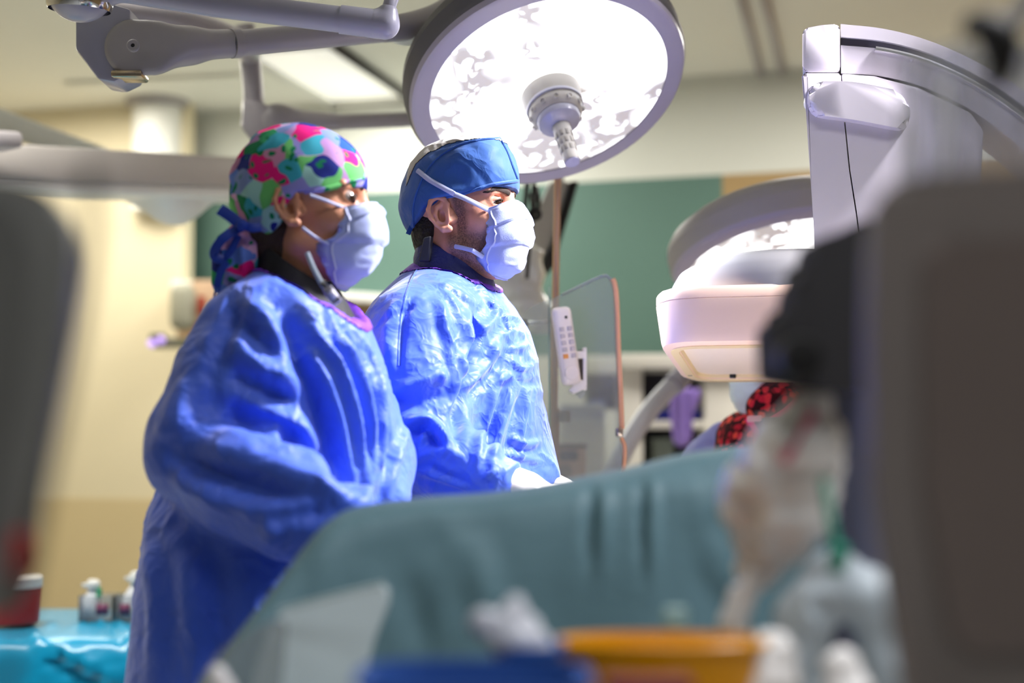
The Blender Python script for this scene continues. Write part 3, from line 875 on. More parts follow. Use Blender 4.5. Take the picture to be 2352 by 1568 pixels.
# drip stand -----------------------------------------------------------------
M_pole = mat('copper_tinted_steel', 'e0b898', 0.38, metal=0.75, var=0.05)
iv = thing('drip_stand', 'thin steel drip stand between the masked man and clear shield', 'stand', Vector((P(1274, 800, 3.05).x, P(1274, 800, 3.05).y, 0)))
top, low = P(1281, 405, 3.05), P(1270, 1105, 3.05)
ext = low + (low - top).normalized() * ((low.z - 0.25) / ((top - low).normalized().z))
obj('upper_pole', tube([top, P(1275, 730, 3.05)], 0.0075, seg=16, smooth=False), M_pole, iv)
obj('lower_pole', tube([P(1275, 725, 3.05), P(1272, 940, 3.05)], 0.0085, seg=16, smooth=False), M_pole, iv)
obj('sleeve_pole', tube([P(1272, 938, 3.05), ext], 0.0125, seg=16, smooth=False), M_pole, iv)
obj('clamp', box(P(1298, 956, 3.04), 0.022, 0.03, 0.026, None, 0.004), M_steel, iv)
obj('knob', lathe(P(1199, 744, 3.04), (-1, -0.4, 0), [(0, -0.012), (0.011, -0.010), (0.011, 0.006), (0.006, 0.012), (0, 0.012)], seg=16), M_black, iv)
obj('cross_bar', tube([P(1199, 744, 3.04), P(1276, 735, 3.05)], 0.004, seg=8, smooth=False), M_chrome, iv)
bx_, by_ = ext.x, ext.y
for k in range(5):
    a = 2 * PI * k / 5 + 0.3
    e = Vector((bx_ + 0.26 * math.cos(a), by_ + 0.26 * math.sin(a), 0.06))
    lg = obj('base_leg', tube([Vector((bx_, by_, 0.25)), Vector((bx_ + 0.08 * math.cos(a), by_ + 0.08 * math.sin(a), 0.12)), e], 0.012, seg=8), M_steel, iv)
    obj('caster', lathe(e - Vector((0, 0, 0.035)), (-math.sin(a), math.cos(a), 0), [(0, -0.012), (0.025, -0.012), (0.025, 0.012), (0, 0.012)], seg=14), M_black, iv)

# clear lead-acrylic shield with its remote control ----------------------------
sh = thing('radiation_shield', 'clear acrylic radiation shield with amber edge and rounded corner', 'shield', P(1330, 900, 2.95))
outl = rounded([(1200, 712), (1290, 676), (1402, 622), (1414, 700), (1422, 950), (1424, 1000), (1432, 1060), (1400, 1180), (1195, 1180)], 26)
def sheet_pt(x, y):
    return P(x, y, 2.98 - (x - 1200) * 0.00055)
front = [sheet_pt(x, y) for x, y in outl]
M_acr = clear('clear_acrylic', 'f2f7f4', 1.35, 0.05, 0.24)
o = obj('pane', prism(front, (0.0, 0.012, 0.0)), M_acr, sh, smooth=False)
M_amber = mat('amber_edge', 'f2b48c', 0.45, var=0.1)
edge = [sheet_pt(x, y) for x, y in ((1403, 640), (1408, 655), (1412, 690), (1416, 800), (1421, 900), (1424, 985))]
obj('edge_band', tube([p + Vector((0.004, 0.006, 0)) for p in edge], 0.0042, seg=8, squash=1.4), M_amber, sh, 'amber polished edge of the pane')
obj('edge_band', tube([sheet_pt(x, y) + Vector((0.004, 0.006, 0)) for x, y in ((1423, 1005), (1431, 1030), (1428, 1090))], 0.0045, seg=8), M_amber, sh, 'amber polished edge of the pane')
obj('top_edge', tube([sheet_pt(x, y) + Vector((0, 0.006, 0)) for x, y in ((1292, 676), (1360, 643), (1390, 632), (1403, 640))], 0.0028, seg=8), mat('lit_glass_edge', 'd9e2da', 0.2), sh)  # pale tube: the bright light along the rim is put into its colour
obj('edge_clip', box(sheet_pt(1423, 992) + Vector((0, 0.004, 0)), 0.014, 0.024, 0.018, None, 0.003), M_steel, sh)
obj('slit', box(sheet_pt(1262, 880) + Vector((0, -0.004, 0)), 0.004, 0.006, 0.40, None, 0.001), mat('glass_edge_green', '9fb8a8', 0.2), sh)

rc = thing('remote_control', 'white handheld remote control in its cradle on clear shield', 'remote', P(1300, 890, 2.86))
ra, rb_ = P(1287, 705, 2.835), P(1313, 884, 2.83)
rd = (rb_ - ra).normalized(); rn = Vector((0.32, -0.94, 0.05)); rn = (rn - rd * rn.dot(rd)).normalized(); rs = rd.cross(rn)
L_ = (rb_ - ra).length
M_rem = mat('remote_white', 'e9dfd8', 0.35, var=0.02)
bm = box((ra + rb_) / 2, L_, 0.024, 0.040, (rd, rn, rs), 0.0105, 4)
obj('case', bm, M_rem, rc)
M_btn = mat('remote_button_grey', 'bdb4b6', 0.5); M_btno = mat('remote_button_orange', 'e39a52', 0.5)
for r in range(5):
    for c_ in range(2):
        p = ra + rd * (0.045 + 0.0135 * r) + rs * ((c_ - 0.5) * 0.017) + rn * 0.0125
        obj('button', box(p, 0.009, 0.003, 0.011, (rd, rn, rs), 0.001, 1), M_btno if (r == 4 and c_ == 1) else M_btn, rc, 'orange button' if (r == 4 and c_ == 1) else None)
obj('sensor', lathe(ra + rd * 0.022 + rn * 0.0115 + rs * -0.004, rn, [(0, 0.002), (0.003, 0.002), (0.003, 0)], seg=12), M_black, rc)
obj('thumb_pad', lathe(rb_ - rd * 0.024 + rn * 0.0105, rn, [(0, 0.004), (0.014, 0.003), (0.016, 0), (0.016, -0.003)], seg=24), M_rem, rc)
cr = thing('remote_cradle', 'white plastic cradle holding the remote against the shield', 'holder', P(1335, 870, 2.88))
M_cr = mat('cradle_white', 'ece6e2', 0.3)
cp_ = P(1342, 848, 2.868)
obj('back_plate', box(cp_, 0.008, 0.05, 0.086, None, 0.002), M_cr, cr)
obj('rubber_pad', box(cp_ + Vector((-0.009, -0.006, 0.002)), 0.009, 0.03, 0.072, None, 0.002), mat('brown_rubber', '3a312b', 0.6), cr, 'dark brown rubber pad')
obj('top_jaw', box(P(1328, 816, 2.866), 0.028, 0.045, 0.016, None, 0.004), M_cr, cr)
obj('bottom_jaw', prism([P(x, y, 2.836) for x, y in ((1306, 896), (1330, 868), (1350, 880), (1345, 892), (1318, 905))], (0, 0.045, 0), 0.003), M_cr, cr)
obj('tape_end', prism([P(x, y, 2.85) for x, y in ((1318, 900), (1348, 888), (1344, 905), (1334, 917))], (0, 0.004, 0)), mat('clear_tape', 'd8dcd8', 0.15, trans=0.6), cr)

# machines seen through the shield
sp = thing('bedside_device', 'beige boxy device with round dial behind the clear shield', 'device', P(1318, 1105, 3.9))
a, b = P(1276, 1025, 3.9), P(1346, 1180, 3.9)
obj('case', box(Vector(((a.x + b.x) / 2, a.y + 0.09, (a.z + b.z) / 2)), b.x - a.x, 0.18, a.z - b.z, None, 0.008), mat('peach_beige_plastic', 'd3b49c', 0.45), sp)
obj('display', box(P(1306, 1046, 3.897), 0.05, 0.01, 0.026, None, 0.002), mat('display_grey', '6a676c', 0.25), sp)
obj('dial', lathe(P(1297, 1082, 3.897), (0, -1, 0), [(0, 0.014), (0.010, 0.012), (0.014, 0.004), (0.019, 0.004), (0.021, -0.004)], seg=24), mat('dial_taupe', '93877d', 0.4), sp)
obj('top_trim', box(Vector(((a.x + b.x) / 2, a.y + 0.09, a.z)), b.x - a.x + 0.006, 0.186, 0.012, None, 0.003), mat('trim_brown', '6f625a', 0.4), sp)
wc = thing('white_cart', 'white cart with grey drawer seen through the clear shield', 'cart', (P(1340, 1000, 4.8).x, P(1340, 1000, 4.8).y, 0))
a, b = P(1284, 948, 4.8), P(1392, 1200, 4.8)
obj('cart_body', box(Vector(((a.x + b.x) / 2, a.y + 0.2, a.z / 2 + 0.03)), b.x - a.x, 0.4, a.z - 0.06, None, 0.01), M_white, wc)
obj('drawer', box(P(1338, 945, 4.79) , 0.15, 0.03, 0.05, None, 0.006), mat('pale_blue_grey', 'c3c8d4', 0.4), wc)
for sx in (-1, 1):
    for sy in (0, 1):
        obj('caster', lathe(Vector(((a.x + b.x) / 2 + sx * 0.06, a.y + 0.06 + sy * 0.28, 0.03)), (1, 0, 0), [(0, -0.012), (0.03, -0.012), (0.03, 0.012), (0, 0.012)], seg=14), M_black, wc)
bt = thing('blue_folder', 'blurred blue folder standing on the white cart', 'folder', P(1370, 948, 4.8))
obj('cover', prism([P(x, y, 4.82) for x, y in ((1356, 915), (1388, 918), (1390, 966), (1352, 964))], (0, 0.03, 0), 0.003), mat('folder_blue', '5a63b4', 0.5), bt)
obj('label', box(P(1371, 930, 4.815), 0.02, 0.006, 0.012), M_white, bt)
# ------------------------------------------------------------------ C-arm X-ray machine
M_det = mat('warm_white_housing', 'f6d3be', 0.38, var=0.02)
M_lip = mat('cream_lip', 'ecd3a4', 0.35, var=0.02)
M_drum = mat('light_grey_housing', '9a989a', 0.75, var=0.02)
M_carm = mat('lilac_white_enamel', 'e4dde8', 0.3, var=0.02, coat=0.3)
M_groove = mat('groove_grey', '5e5c6a', 0.4)
dy, dt = math.radians(-14), math.radians(8)
du = Vector((math.cos(dy), math.sin(dy), 0)); dv0 = Vector((-math.sin(dy), math.cos(dy), 0))
dvv = dv0 * math.cos(dt) - Vector((0, 0, 1)) * math.sin(dt); dw = du.cross(dvv)
DW, DD = 0.43, 0.40
dc = P(1490, 788, 2.42) + du * (DW / 2) + dvv * (DD / 2)
ca_ = thing('x_ray_machine', 'large lilac white C-arm X-ray machine with warm white detector box', 'X-ray machine', (dc.x + 0.55, dc.y + 0.1, 0))
def rrect(w, d, r, h, n=6):
    p = rounded([(-w / 2, -d / 2), (w / 2, -d / 2), (w / 2, d / 2), (-w / 2, d / 2)], r * 2.0, n)
    return [dc + du * a + dvv * b + dw * h for a, b in p]
def stack(rows, close0=True, close1=True):
    bm = bmesh.new(); R = []
    for pts in rows: R.append([bm.verts.new(p) for p in pts])
    for a, b in zip(R, R[1:]):
        k = len(a)
        for i in range(k): bm.faces.new((a[i], a[(i + 1) % k], b[(i + 1) % k], b[i]))
    if close0: bm.faces.new(R[0][::-1])
    if close1: bm.faces.new(R[-1])
    return bm
box_o = obj('detector_housing', stack([rrect(DW * 0.80, DD * 0.76, 0.02, 0.014), rrect(DW * 0.80, DD * 0.76, 0.02, 0.001), rrect(DW * 0.88, DD * 0.90, 0.03, 0.0), rrect(DW * 0.935, DD * 0.95, 0.035, 0.004), rrect(DW * 0.955, DD * 0.98, 0.04, 0.016),
     rrect(DW, DD, 0.045, 0.075), rrect(DW, DD, 0.045, 0.0765), rrect(DW * 0.994, DD * 0.994, 0.045, 0.0775), rrect(DW, DD, 0.045, 0.0785), rrect(DW, DD, 0.045, 0.092), rrect(DW * 0.985, DD * 0.985, 0.045, 0.099), rrect(DW * 0.9, DD * 0.9, 0.045, 0.101)]), M_det, ca_)
obj('lip', stack([rrect(DW * 0.81, DD * 0.77, 0.02, -0.0015), rrect(DW * 0.875, DD * 0.87, 0.03, -0.0015), rrect(DW * 0.875, DD * 0.87, 0.03, 0.003), rrect(DW * 0.78, DD * 0.74, 0.02, 0.016), rrect(DW * 0.78, DD * 0.74, 0.02, 0.012), rrect(DW * 0.81, DD * 0.77, 0.02, -0.0015)], False, False), M_lip, box_o, 'cream recessed lip')
obj('window_panel', stack([rrect(DW * 0.79, DD * 0.745, 0.02, 0.009), rrect(DW * 0.79, DD * 0.745, 0.02, 0.0135)]), mat('panel_white', 'fbe9d8', 0.4, var=0.01), box_o)
obj('seam', box(dc + du * 0.075 + dw * 0.0088, 0.0014, DD * 0.72, 0.0014, (du, dvv, dw)), M_groove, box_o)
obj('marker', box(dc - du * 0.105 + dvv * (DD * 0.372) + dw * 0.006, 0.012, 0.004, 0.008, (du, dvv, dw), 0.001, 1), M_black, box_o)
obj('marker', box(dc - du * (DW * 0.42) + dvv * 0.10 + dw * -0.001, 0.008, 0.003, 0.002, (du, dvv, dw)), M_black, box_o)
dr = dc + du * 0.01 + dvv * 0.02
obj('detector_drum', lathe(dr, dw, [(0, 0.095), (0.218, 0.095), (0.218, 0.118), (0.214, 0.140), (0.204, 0.158), (0.186, 0.168), (0.15, 0.172), (0, 0.174)], seg=72, hint=(0.1, 1, 0)), M_drum, ca_, 'light grey drum on top of the housing')
TH = Vector((0.057, 0.26, 0.02))
DC = 2.42
def pp(l, d=DC): return [P(x, y, d) for x, y in l]
obj('end_cap', prism(pp(rounded([(1843, 166), (1843, 66), (1890, 57), (1929, 55), (1930, 166)], 14)), TH, 0.004, 2), M_carm, ca_)
obj('column_cover', prism(pp(rounded([(1845, 168), (1931, 168), (1938, 272), (1950, 390), (1966, 492), (1992, 700), (1905, 720), (1880, 640), (1872, 590), (1869, 520), (1866, 470)], 8)), TH, 0.007, 3), M_carm, ca_)
obj('side_cover', prism(pp([(1933, 168), (2010, 175), (2110, 200), (2230, 258), (2260, 300), (2235, 700), (1995, 700), (1969, 492), (1953, 390), (1941, 272)]), TH, 0.004, 2), M_carm, ca_)
obj('grip_bar', prism([P(x, y, DC - 0.022) for x, y in rounded([(1858, 186), (1960, 186), (2086, 212), (2094, 300), (1960, 274), (1862, 262)], 34)], (0, 0.05, 0.0), 0.010, 3), M_carm, ca_)
outer = spline([(1931, 55), (2030, 66), (2130, 92), (2240, 140), (2352, 208), (2480, 310), (2580, 420)], 5)
inner = spline([(1932, 168), (2030, 176), (2130, 203), (2240, 258), (2340, 335), (2440, 430), (2520, 520)], 5)
def mixc(t): return outer * (1 - t) + inner * t
def band(t0, t1, name, m, dd, th, bev, lab=None):
    a, b = mixc(t0), mixc(t1)
    bm = bmesh.new(); R = []
    for p, q in zip(a, b):
        R.append([bm.verts.new(v) for v in (P(p[0], p[1], DC + dd), P(p[0], p[1], DC + dd) + th, P(q[0], q[1], DC + dd) + th, P(q[0], q[1], DC + dd))])
    for x, y in zip(R, R[1:]):
        for i in range(4): bm.faces.new((x[i], x[(i + 1) % 4], y[(i + 1) % 4], y[i]))
    bm.faces.new(R[0]); bm.faces.new(R[-1][::-1])
    return obj(name, bm, m, ca_, lab)
band(0.0, 0.26, 'arc_upper', M_carm, 0, TH, 0)
band(0.27, 0.42, 'arc_groove', M_groove, 0.012, TH * 0.9, 0, 'dark recessed groove of the arc')
band(0.43, 1.0, 'arc_lower', M_carm, 0.003, TH, 0)
obj('rail', tube([P(x, y, DC - 0.001) for x, y in mixc(0.44)[4:]], 0.0045, seg=8), M_chrome, ca_)
# the rest of the C goes round behind the dark monitors to its base
arcp = [P(2520, 420, DC + 0.13), P(2680, 700, DC + 0.13), P(2700, 1050, DC + 0.13), P(2560, 1420, DC + 0.13), P(2300, 1650, DC + 0.13)]
bmx = tube(arcp, 0.075, seg=20, squash=1.6)
obj('arc_return', bmx, M_carm, ca_)
bx0 = P(2650, 1100, DC + 0.13)
obj('base', box((bx0.x + 0.05, bx0.y + 0.2, 0.35), 0.45, 0.7, 0.62, None, 0.05, 3), M_carm, ca_)
for sx in (-1, 1):
    for sy in (-1, 1):
        obj('wheel', lathe(Vector((bx0.x + 0.05 + sx * 0.17, bx0.y + 0.2 + sy * 0.27, 0.05)), (1, 0, 0), [(0, -0.02), (0.05, -0.02), (0.05, 0.02), (0, 0.02)], seg=18), M_black, ca_)
obj('tube_head', lathe(P(1700, 1650, 2.6), dw, [(0, -0.1), (0.12, -0.1), (0.12, 0.06), (0.09, 0.09), (0, 0.09)], seg=32), M_carm, ca_)
obj('lower_arm', tube([P(2300, 1650, DC + 0.13), P(2000, 1680, DC + 0.15), P(1700, 1670, 2.6)], 0.07, seg=16), M_carm, ca_)

# ------------------------------------------------------------------ operating table with its pale drape
ot = thing('operating_table', 'draped operating table below the detector, hidden behind the teal drape', 'table', (0.48, 2.5, 0))
obj('top', box((0.48, 2.32, 0.92), 0.56, 0.84, 0.06, None, 0.015), M_steel, ot)
obj('pedestal', box((0.48, 2.05, 0.5), 0.26, 0.26, 0.78, None, 0.02), M_steel, ot)
obj('foot', box((0.48, 2.1, 0.06), 0.46, 0.5, 0.11, None, 0.02), M_steel, ot)
def patient(g):
    v = su(ell(g, (0.48, 2.16, 1.01), (0.23, 0.32, 0.07)), ell(g, (0.48, 2.52, 1.01), (0.19, 0.20, 0.09)), 0.08)
    v = su(v, np.maximum(np.maximum(np.abs(g.x - 0.48) - 0.29, np.abs(g.y - 2.32) - 0.43), np.abs(g.z - 0.975) - 0.018), 0.05)
    return np.maximum(v, 0.956 - g.z)
V, Q = solid(patient, (0.1, 1.75, 0.90), (0.86, 2.95, 1.16), 0.012)
N = normals(V, Q); V = V + N * (0.005 * ridged(V * 14, 9) * (V[:, 2] > 0.965))[:, None]
pd = thing('patient_drape', 'pale drape over the operating table under the detector', 'drape', (0.48, 2.45, 0.95))
from_np('cloth', V, Q, mat('pale_drape', 'f0e8dc', 0.7, var=0.04), pd)

# ------------------------------------------------------------------ teal drape in front
ridge = spline([(395, 1640, 1.36), (470, 1545, 1.38), (600, 1385, 1.42), (700, 1255, 1.45), (760, 1196, 1.46), (830, 1166, 1.47), (980, 1146, 1.48), (1130, 1131, 1.48), (1300, 1104, 1.48), (1430, 1080, 1.48), (1580, 1046, 1.48), (1780, 1022, 1.48), (1950, 1016, 1.48), (2150, 1010, 1.48), (2400, 1010, 1.48)], 14)
prof = [(0.34, -0.95), (0.34, -0.6), (0.335, -0.3), (0.33, -0.10), (0.32, -0.045), (0.28, -0.02), (0.18, -0.008), (0.10, -0.002), (0.05, 0.0), (0.0, 0.0), (-0.02, -0.004), (-0.035, -0.012), (-0.045, -0.024), (-0.05, -0.04), (-0.054, -0.06), (-0.058, -0.085)] + [(-0.058 - 0.0011 * k, -0.085 - 0.022 * k) for k in range(1, 44)]
VV, ncol = [], len(prof)
for s in ridge:
    p = P(*s)
    for a, b in prof:
        VV.append((p.x, p.y + (a * 0.68 if a > 0 else a), max(0.12, p.z + b)))
VV = np.array(VV); nr = len(ridge)
QQ = np.array([[i * ncol + j, i * ncol + j + 1, (i + 1) * ncol + j + 1, (i + 1) * ncol + j] for i in range(nr - 1) for j in range(ncol - 1)])
hang_ = np.clip((np.tile([-b for a, b in prof], nr) - 0.05) / 0.35, 0, 1) * np.tile([1.0 if a < 0 else 0.4 for a, b in prof], nr)
VV[:, 1] += 0.016 * hang_ * np.sin(VV[:, 0] * 19 + 2.1 * np.sin(VV[:, 0] * 7)) + 0.006 * hang_ * vnoise(VV * np.array([30, 8, 6]), 4)
VV[:, 2] += 0.004 * vnoise(VV * 9, 11)
N = normals(VV, QQ)
if (N[:, 1] * (VV[:, 1] < 1.43)).sum() > 0: QQ = QQ[:, ::-1]
VV = folds(VV, QQ, [
    ([(1362, 1128), (1358, 1190), (1352, 1270)], 0.010, -0.007), ([(1390, 1130), (1385, 1200), (1375, 1290)], 0.012, 0.006),
    ([(1478, 1120), (1474, 1190), (1470, 1260)], 0.008, -0.006), ([(1505, 1110), (1500, 1180), (1496, 1300)], 0.009, 0.006),
    ([(1560, 1090), (1660, 1086), (1720, 1110), (1740, 1160)], 0.012, -0.010), ([(1560, 1140), (1640, 1130), (1700, 1160)], 0.012, 0.006),
    ([(840, 1200), (1000, 1178), (1180, 1160), (1320, 1140)], 0.012, 0.005), ([(800, 1290), (900, 1260), (1130, 1200)], 0.014, -0.005),
    ([(1600, 1230), (1680, 1330), (1720, 1400)], 0.014, 0.007), ([(1000, 1220), (1100, 1300), (1120, 1420)], 0.02, 0.006), ([(880, 1300), (960, 1400), (960, 1500)], 0.02, -0.006)])
td = thing('teal_drape', 'large teal sterile drape hanging across the lower middle of the scene', 'drape', P(1150, 1500, 1.45))
M_teal = mat('teal_drape_cloth', '62848f', 0.55, var=0.06, scale=6, bump=0.15, bscale=25)
from_np('cloth', VV, QQ, M_teal, td)
# stand under the drape
p0, p1 = P(760, 1215, 1.56), P(2300, 1060, 1.56)
for t in (0.04, 0.96):
    q = p0.lerp(p1, t)
    obj('stand_post', tube([Vector((q.x, q.y, 0)), Vector((q.x, q.y, q.z - 0.03))], 0.014, seg=10, smooth=False), M_steel, td)
obj('stand_bar', tube([p0 + Vector((0.05, 0, -0.03)), p1 - Vector((0.05, 0, 0.03))], 0.014, seg=10, smooth=False), M_steel, td)
# light flap of folded drape on its left end
fl = thing('clear_flap', 'pale translucent plastic flap with rounded corner at lower left', 'sheet', P(740, 1500, 1.25))
oc = rounded([(640, 1402), (886, 1336), (893, 1375), (850, 1480), (820, 1640), (560, 1640), (600, 1480)], 40)
bm = prism([P(x, y, 1.20 + (x - 560) * 0.0001) for x, y in oc], (0.002, 0.006, 0), 0.002, 1)
obj('sheet', bm, mat('pale_teal_film', 'cfe0e6', 0.4, var=0.06, alpha=0.85), fl, smooth=False)
obj('hem', tube([P(x, y, 1.198) for x, y in ((640, 1402), (760, 1370), (882, 1340))], 0.0022, seg=6), mat('pale_hem', 'a9bcc0', 0.5), fl)
cs = thing('clear_bag_edge', 'clear plastic cover with glinting edge at the lower left corner', 'sheet', P(520, 1540, 1.15))
oc = rounded([(455, 1568), (500, 1500), (600, 1430), (660, 1420), (640, 1660), (430, 1660)], 30)
obj('sheet', prism([P(x, y, 1.15) for x, y in oc], (0.0, 0.003, 0)), clear('milky_plastic', 'dfe4e6', 1.3, 0.2, 0.22), cs, smooth=False)
V, Q = solid(lambda g: su(ell(g, P(500, 1556, 1.13), (0.008, 0.006, 0.011)), ell(g, P(520, 1590, 1.13), (0.008, 0.006, 0.012)), 0.006), P(460, 1640, 1.11), P(560, 1520, 1.15), 0.002)
M_film = mat('white_film', 'e6e6ea', 0.25, var=0.08, scale=30, coat=0.4)
from_np('crease', V, Q, M_film, cs)  # white lumps stand in for the highlights on the plastic

# ------------------------------------------------------------------ instrument stand just under the frame, with coloured trays
st = thing('instrument_stand', 'steel instrument stand carrying the yellow basin and blue tray', 'stand', (-0.02, 0.93, 0))
obj('top', box((-0.02, 0.94, 1.03), 0.44, 0.42, 0.02, None, 0.008), M_steel, st)
obj('post', tube([(-0.02, 0.94, 1.02), (-0.02, 0.94, 0.05)], 0.02, seg=14, smooth=False), M_steel, st)
obj('foot', box((-0.02, 0.94, 0.035), 0.4, 0.4, 0.05, None, 0.02), M_steel, st)
M_yel = mat('amber_yellow_plastic', 'eea60a', 0.3, var=0.05)
yb = P(1520, 1470, 1.0)
ye = thing('yellow_basin', 'amber yellow plastic basin at the bottom, right of the blue tray', 'basin', (yb.x, yb.y, 1.04))
hz = yb.z - 1.04
obj('bowl', lathe((yb.x, yb.y, 1.04), (0, 0, 1), [(0, 0), (0.058, 0), (0.064, 0.01), (0.071, hz - 0.004), (0.0735, hz), (0.071, hz + 0.001), (0.068, hz - 0.004), (0.060, 0.012), (0, 0.008)], seg=56, sx=0.45, sy=1.0), M_yel, ye)
obj('rim', lathe((yb.x, yb.y, 1.04), (0, 0, 1), [(0.070, hz - 0.004), (0.0762, hz - 0.003), (0.0766, hz), (0.0735, hz + 0.0016), (0.070, hz + 0.001), (0.070, hz - 0.004)], seg=56, sx=0.45, sy=1.0), M_yel, ye)
rbx = P(1490, 1560, 0.90)
rb = thing('red_box', 'dark red plastic box in front of the yellow basin', 'box', (rbx.x, rbx.y, 1.04))
obj('body', box((rbx.x, rbx.y, 1.04 + (rbx.z - 1.04) / 2), 0.053, 0.03, rbx.z - 1.04, None, 0.004), mat('deep_red_plastic', '6e0c08', 0.5), rb)
obj('lid', box((rbx.x, rbx.y, rbx.z - 0.002), 0.055, 0.032, 0.006, None, 0.002), mat('deep_red_plastic', '6e0c08', 0.5), rb)
M_navy = mat('navy_tray_plastic', '1c4a94', 0.7, var=0.06)
tb_ = P(1090, 1548, 0.88)
tr = thing('blue_tray', 'wide navy blue tray along the bottom edge', 'tray', (tb_.x, tb_.y, 1.04))
tz = tb_.z - 1.04
def trect(w, d, r, h):
    return [Vector((tb_.x + a, tb_.y + b, 1.04 + h)) for a, b in rounded([(-w / 2, -d / 2), (w / 2, -d / 2), (w / 2, d / 2), (-w / 2, d / 2)], r * 2)]
obj('tray_body', stack([trect(0.118, 0.09, 0.015, 0), trect(0.132, 0.104, 0.018, tz - 0.003), trect(0.142, 0.114, 0.02, tz - 0.003), trect(0.142, 0.114, 0.02, tz), trect(0.130, 0.102, 0.018, tz), trect(0.118, 0.09, 0.015, 0.006)]), M_navy, tr)
obj('tray_rim', stack([trect(0.1425, 0.1145, 0.02, tz - 0.004), trect(0.146, 0.118, 0.021, tz - 0.003), trect(0.146, 0.118, 0.021, tz + 0.0005), trect(0.140, 0.112, 0.02, tz + 0.001), trect(0.1425, 0.1145, 0.02, tz - 0.004)], False, False), M_navy, tr)
cb_ = P(1212, 1478, 0.97)
cu = thing('blue_cup', 'medium blue cup between the tray and the yellow basin', 'cup', (cb_.x, cb_.y, 1.04))
cz = cb_.z - 1.04
obj('body', lathe((cb_.x, cb_.y, 1.04), (0, 0, 1), [(0, 0), (0.018, 0), (0.024, cz), (0.0255, cz + 0.001), (0.022, cz), (0.016, 0.004), (0, 0.004)], seg=32), mat('mid_blue_plastic', '2f62b4', 0.35), cu)
obj('rim', lathe((cb_.x, cb_.y, 1.04), (0, 0, 1), [(0.0235, cz - 0.004), (0.0258, cz - 0.003), (0.026, cz + 0.0006), (0.0225, cz + 0.001)], seg=32), mat('mid_blue_plastic', '2f62b4', 0.35), cu)
gz = thing('gauze', 'crumpled pale gauze with two lobes rising from the blue cup', 'gauze', P(1190, 1470, 0.965))
V, Q = solid(lambda g: su(su(cone(g, P(1185, 1402, 0.965), P(1195, 1470, 0.965), 0.0085, 0.014), cone(g, P(1112, 1428, 0.965), P(1165, 1462, 0.965), 0.0085, 0.010), 0.01), cone(g, P(1195, 1470, 0.965), P(1230, 1490, 0.965), 0.014, 0.012), 0.01), P(1040, 1560, 0.93), P(1300, 1350, 1.0), 0.0022)
N = normals(V, Q); V = V + N * (0.0025 * ridged(V * 90, 3))[:, None]
from_np('cloth', V, Q, mat('gauze_white', 'c9ccd4', 0.9, var=0.08), gz)
vb = thing('clear_vial', 'small pale cyan capped vial standing behind the yellow basin', 'vial', (P(1552, 1450, 1.09).x, P(1552, 1450, 1.09).y, 1.04))
vc = P(1552, 1412, 1.09)
obj('glass', lathe((vc.x, vc.y, 1.04), (0, 0, 1), [(0, 0), (0.011, 0), (0.012, 0.004), (0.012, vc.z - 1.06), (0.008, vc.z - 1.05), (0.008, vc.z - 1.04), (0, vc.z - 1.04)], seg=24), mat('pale_cyan_glass', 'a9d4d8', 0.1, trans=0.4), vb)
obj('cap', lathe((vc.x, vc.y, vc.z - 0.002), (0, 0, 1), [(0, -0.006), (0.0095, -0.006), (0.0095, 0.006), (0.008, 0.008), (0, 0.008)], seg=24), mat('pale_cyan_cap', 'b5dde0', 0.4), vb)

# ------------------------------------------------------------------ left: blue-draped side table with small containers
M_cyan = mat('bright_blue_drape', '0c8fb8', 0.28, var=0.06, scale=5, bump=0.2, bscale=18)
ty0 = 3.55
a = P(-420, 1432, 3.6); b = P(345, 1432, 3.6)
zt = P(150, 1414, 3.95).z
tbm = thing('side_table', 'side table under a shiny bright blue drape at lower left', 'table', ((a.x + b.x) / 2, 3.9, 0))
obj('top', box(((a.x + b.x) / 2, 3.92, zt - 0.035), b.x - a.x - 0.06, 0.6, 0.03, None, 0.01), M_steel, tbm)
for sx in (-1, 1):
    for sy in (-1, 1):
        obj('leg', tube([((a.x + b.x) / 2 + sx * 0.36, 3.92 + sy * 0.25, zt - 0.05), ((a.x + b.x) / 2 + sx * 0.36, 3.92 + sy * 0.25, 0)], 0.014, seg=10, smooth=False), M_steel, tbm)
nx_, prof2 = 90, [(0.66, -0.5), (0.66, -0.2), (0.655, -0.03), (0.63, -0.004)] + [(0.6 - 0.04 * k, 0.0) for k in range(15)] + [(0.02, -0.002), (0.0, -0.008), (-0.015, -0.022), (-0.022, -0.045)] + [(-0.022 - 0.0015 * k, -0.045 - 0.022 * k) for k in range(1, 26)]
VV, nc = [], len(prof2)
for i in range(nx_):
    x = a.x + (b.x - a.x) * i / (nx_ - 1)
    for u_, v_ in prof2:
        VV.append((x, ty0 + u_, zt + v_))
VV = np.array(VV)
QQ = np.array([[i * nc + j, (i + 1) * nc + j, (i + 1) * nc + j + 1, i * nc + j + 1] for i in range(nx_ - 1) for j in range(nc - 1)])
VV[:, 2] += 0.003 * vnoise(VV * np.array([9, 6, 0]), 5) * (VV[:, 2] > zt - 0.02) - 0.001
dn = np.clip((zt - VV[:, 2]) / 0.3, 0, 1)
VV[:, 1] -= dn * 0.012 * (1 + vnoise(VV * np.array([10, 1, 4]), 6))
N = normals(VV, QQ)
if N[:, 2].sum() < 0: QQ = QQ[:, ::-1]
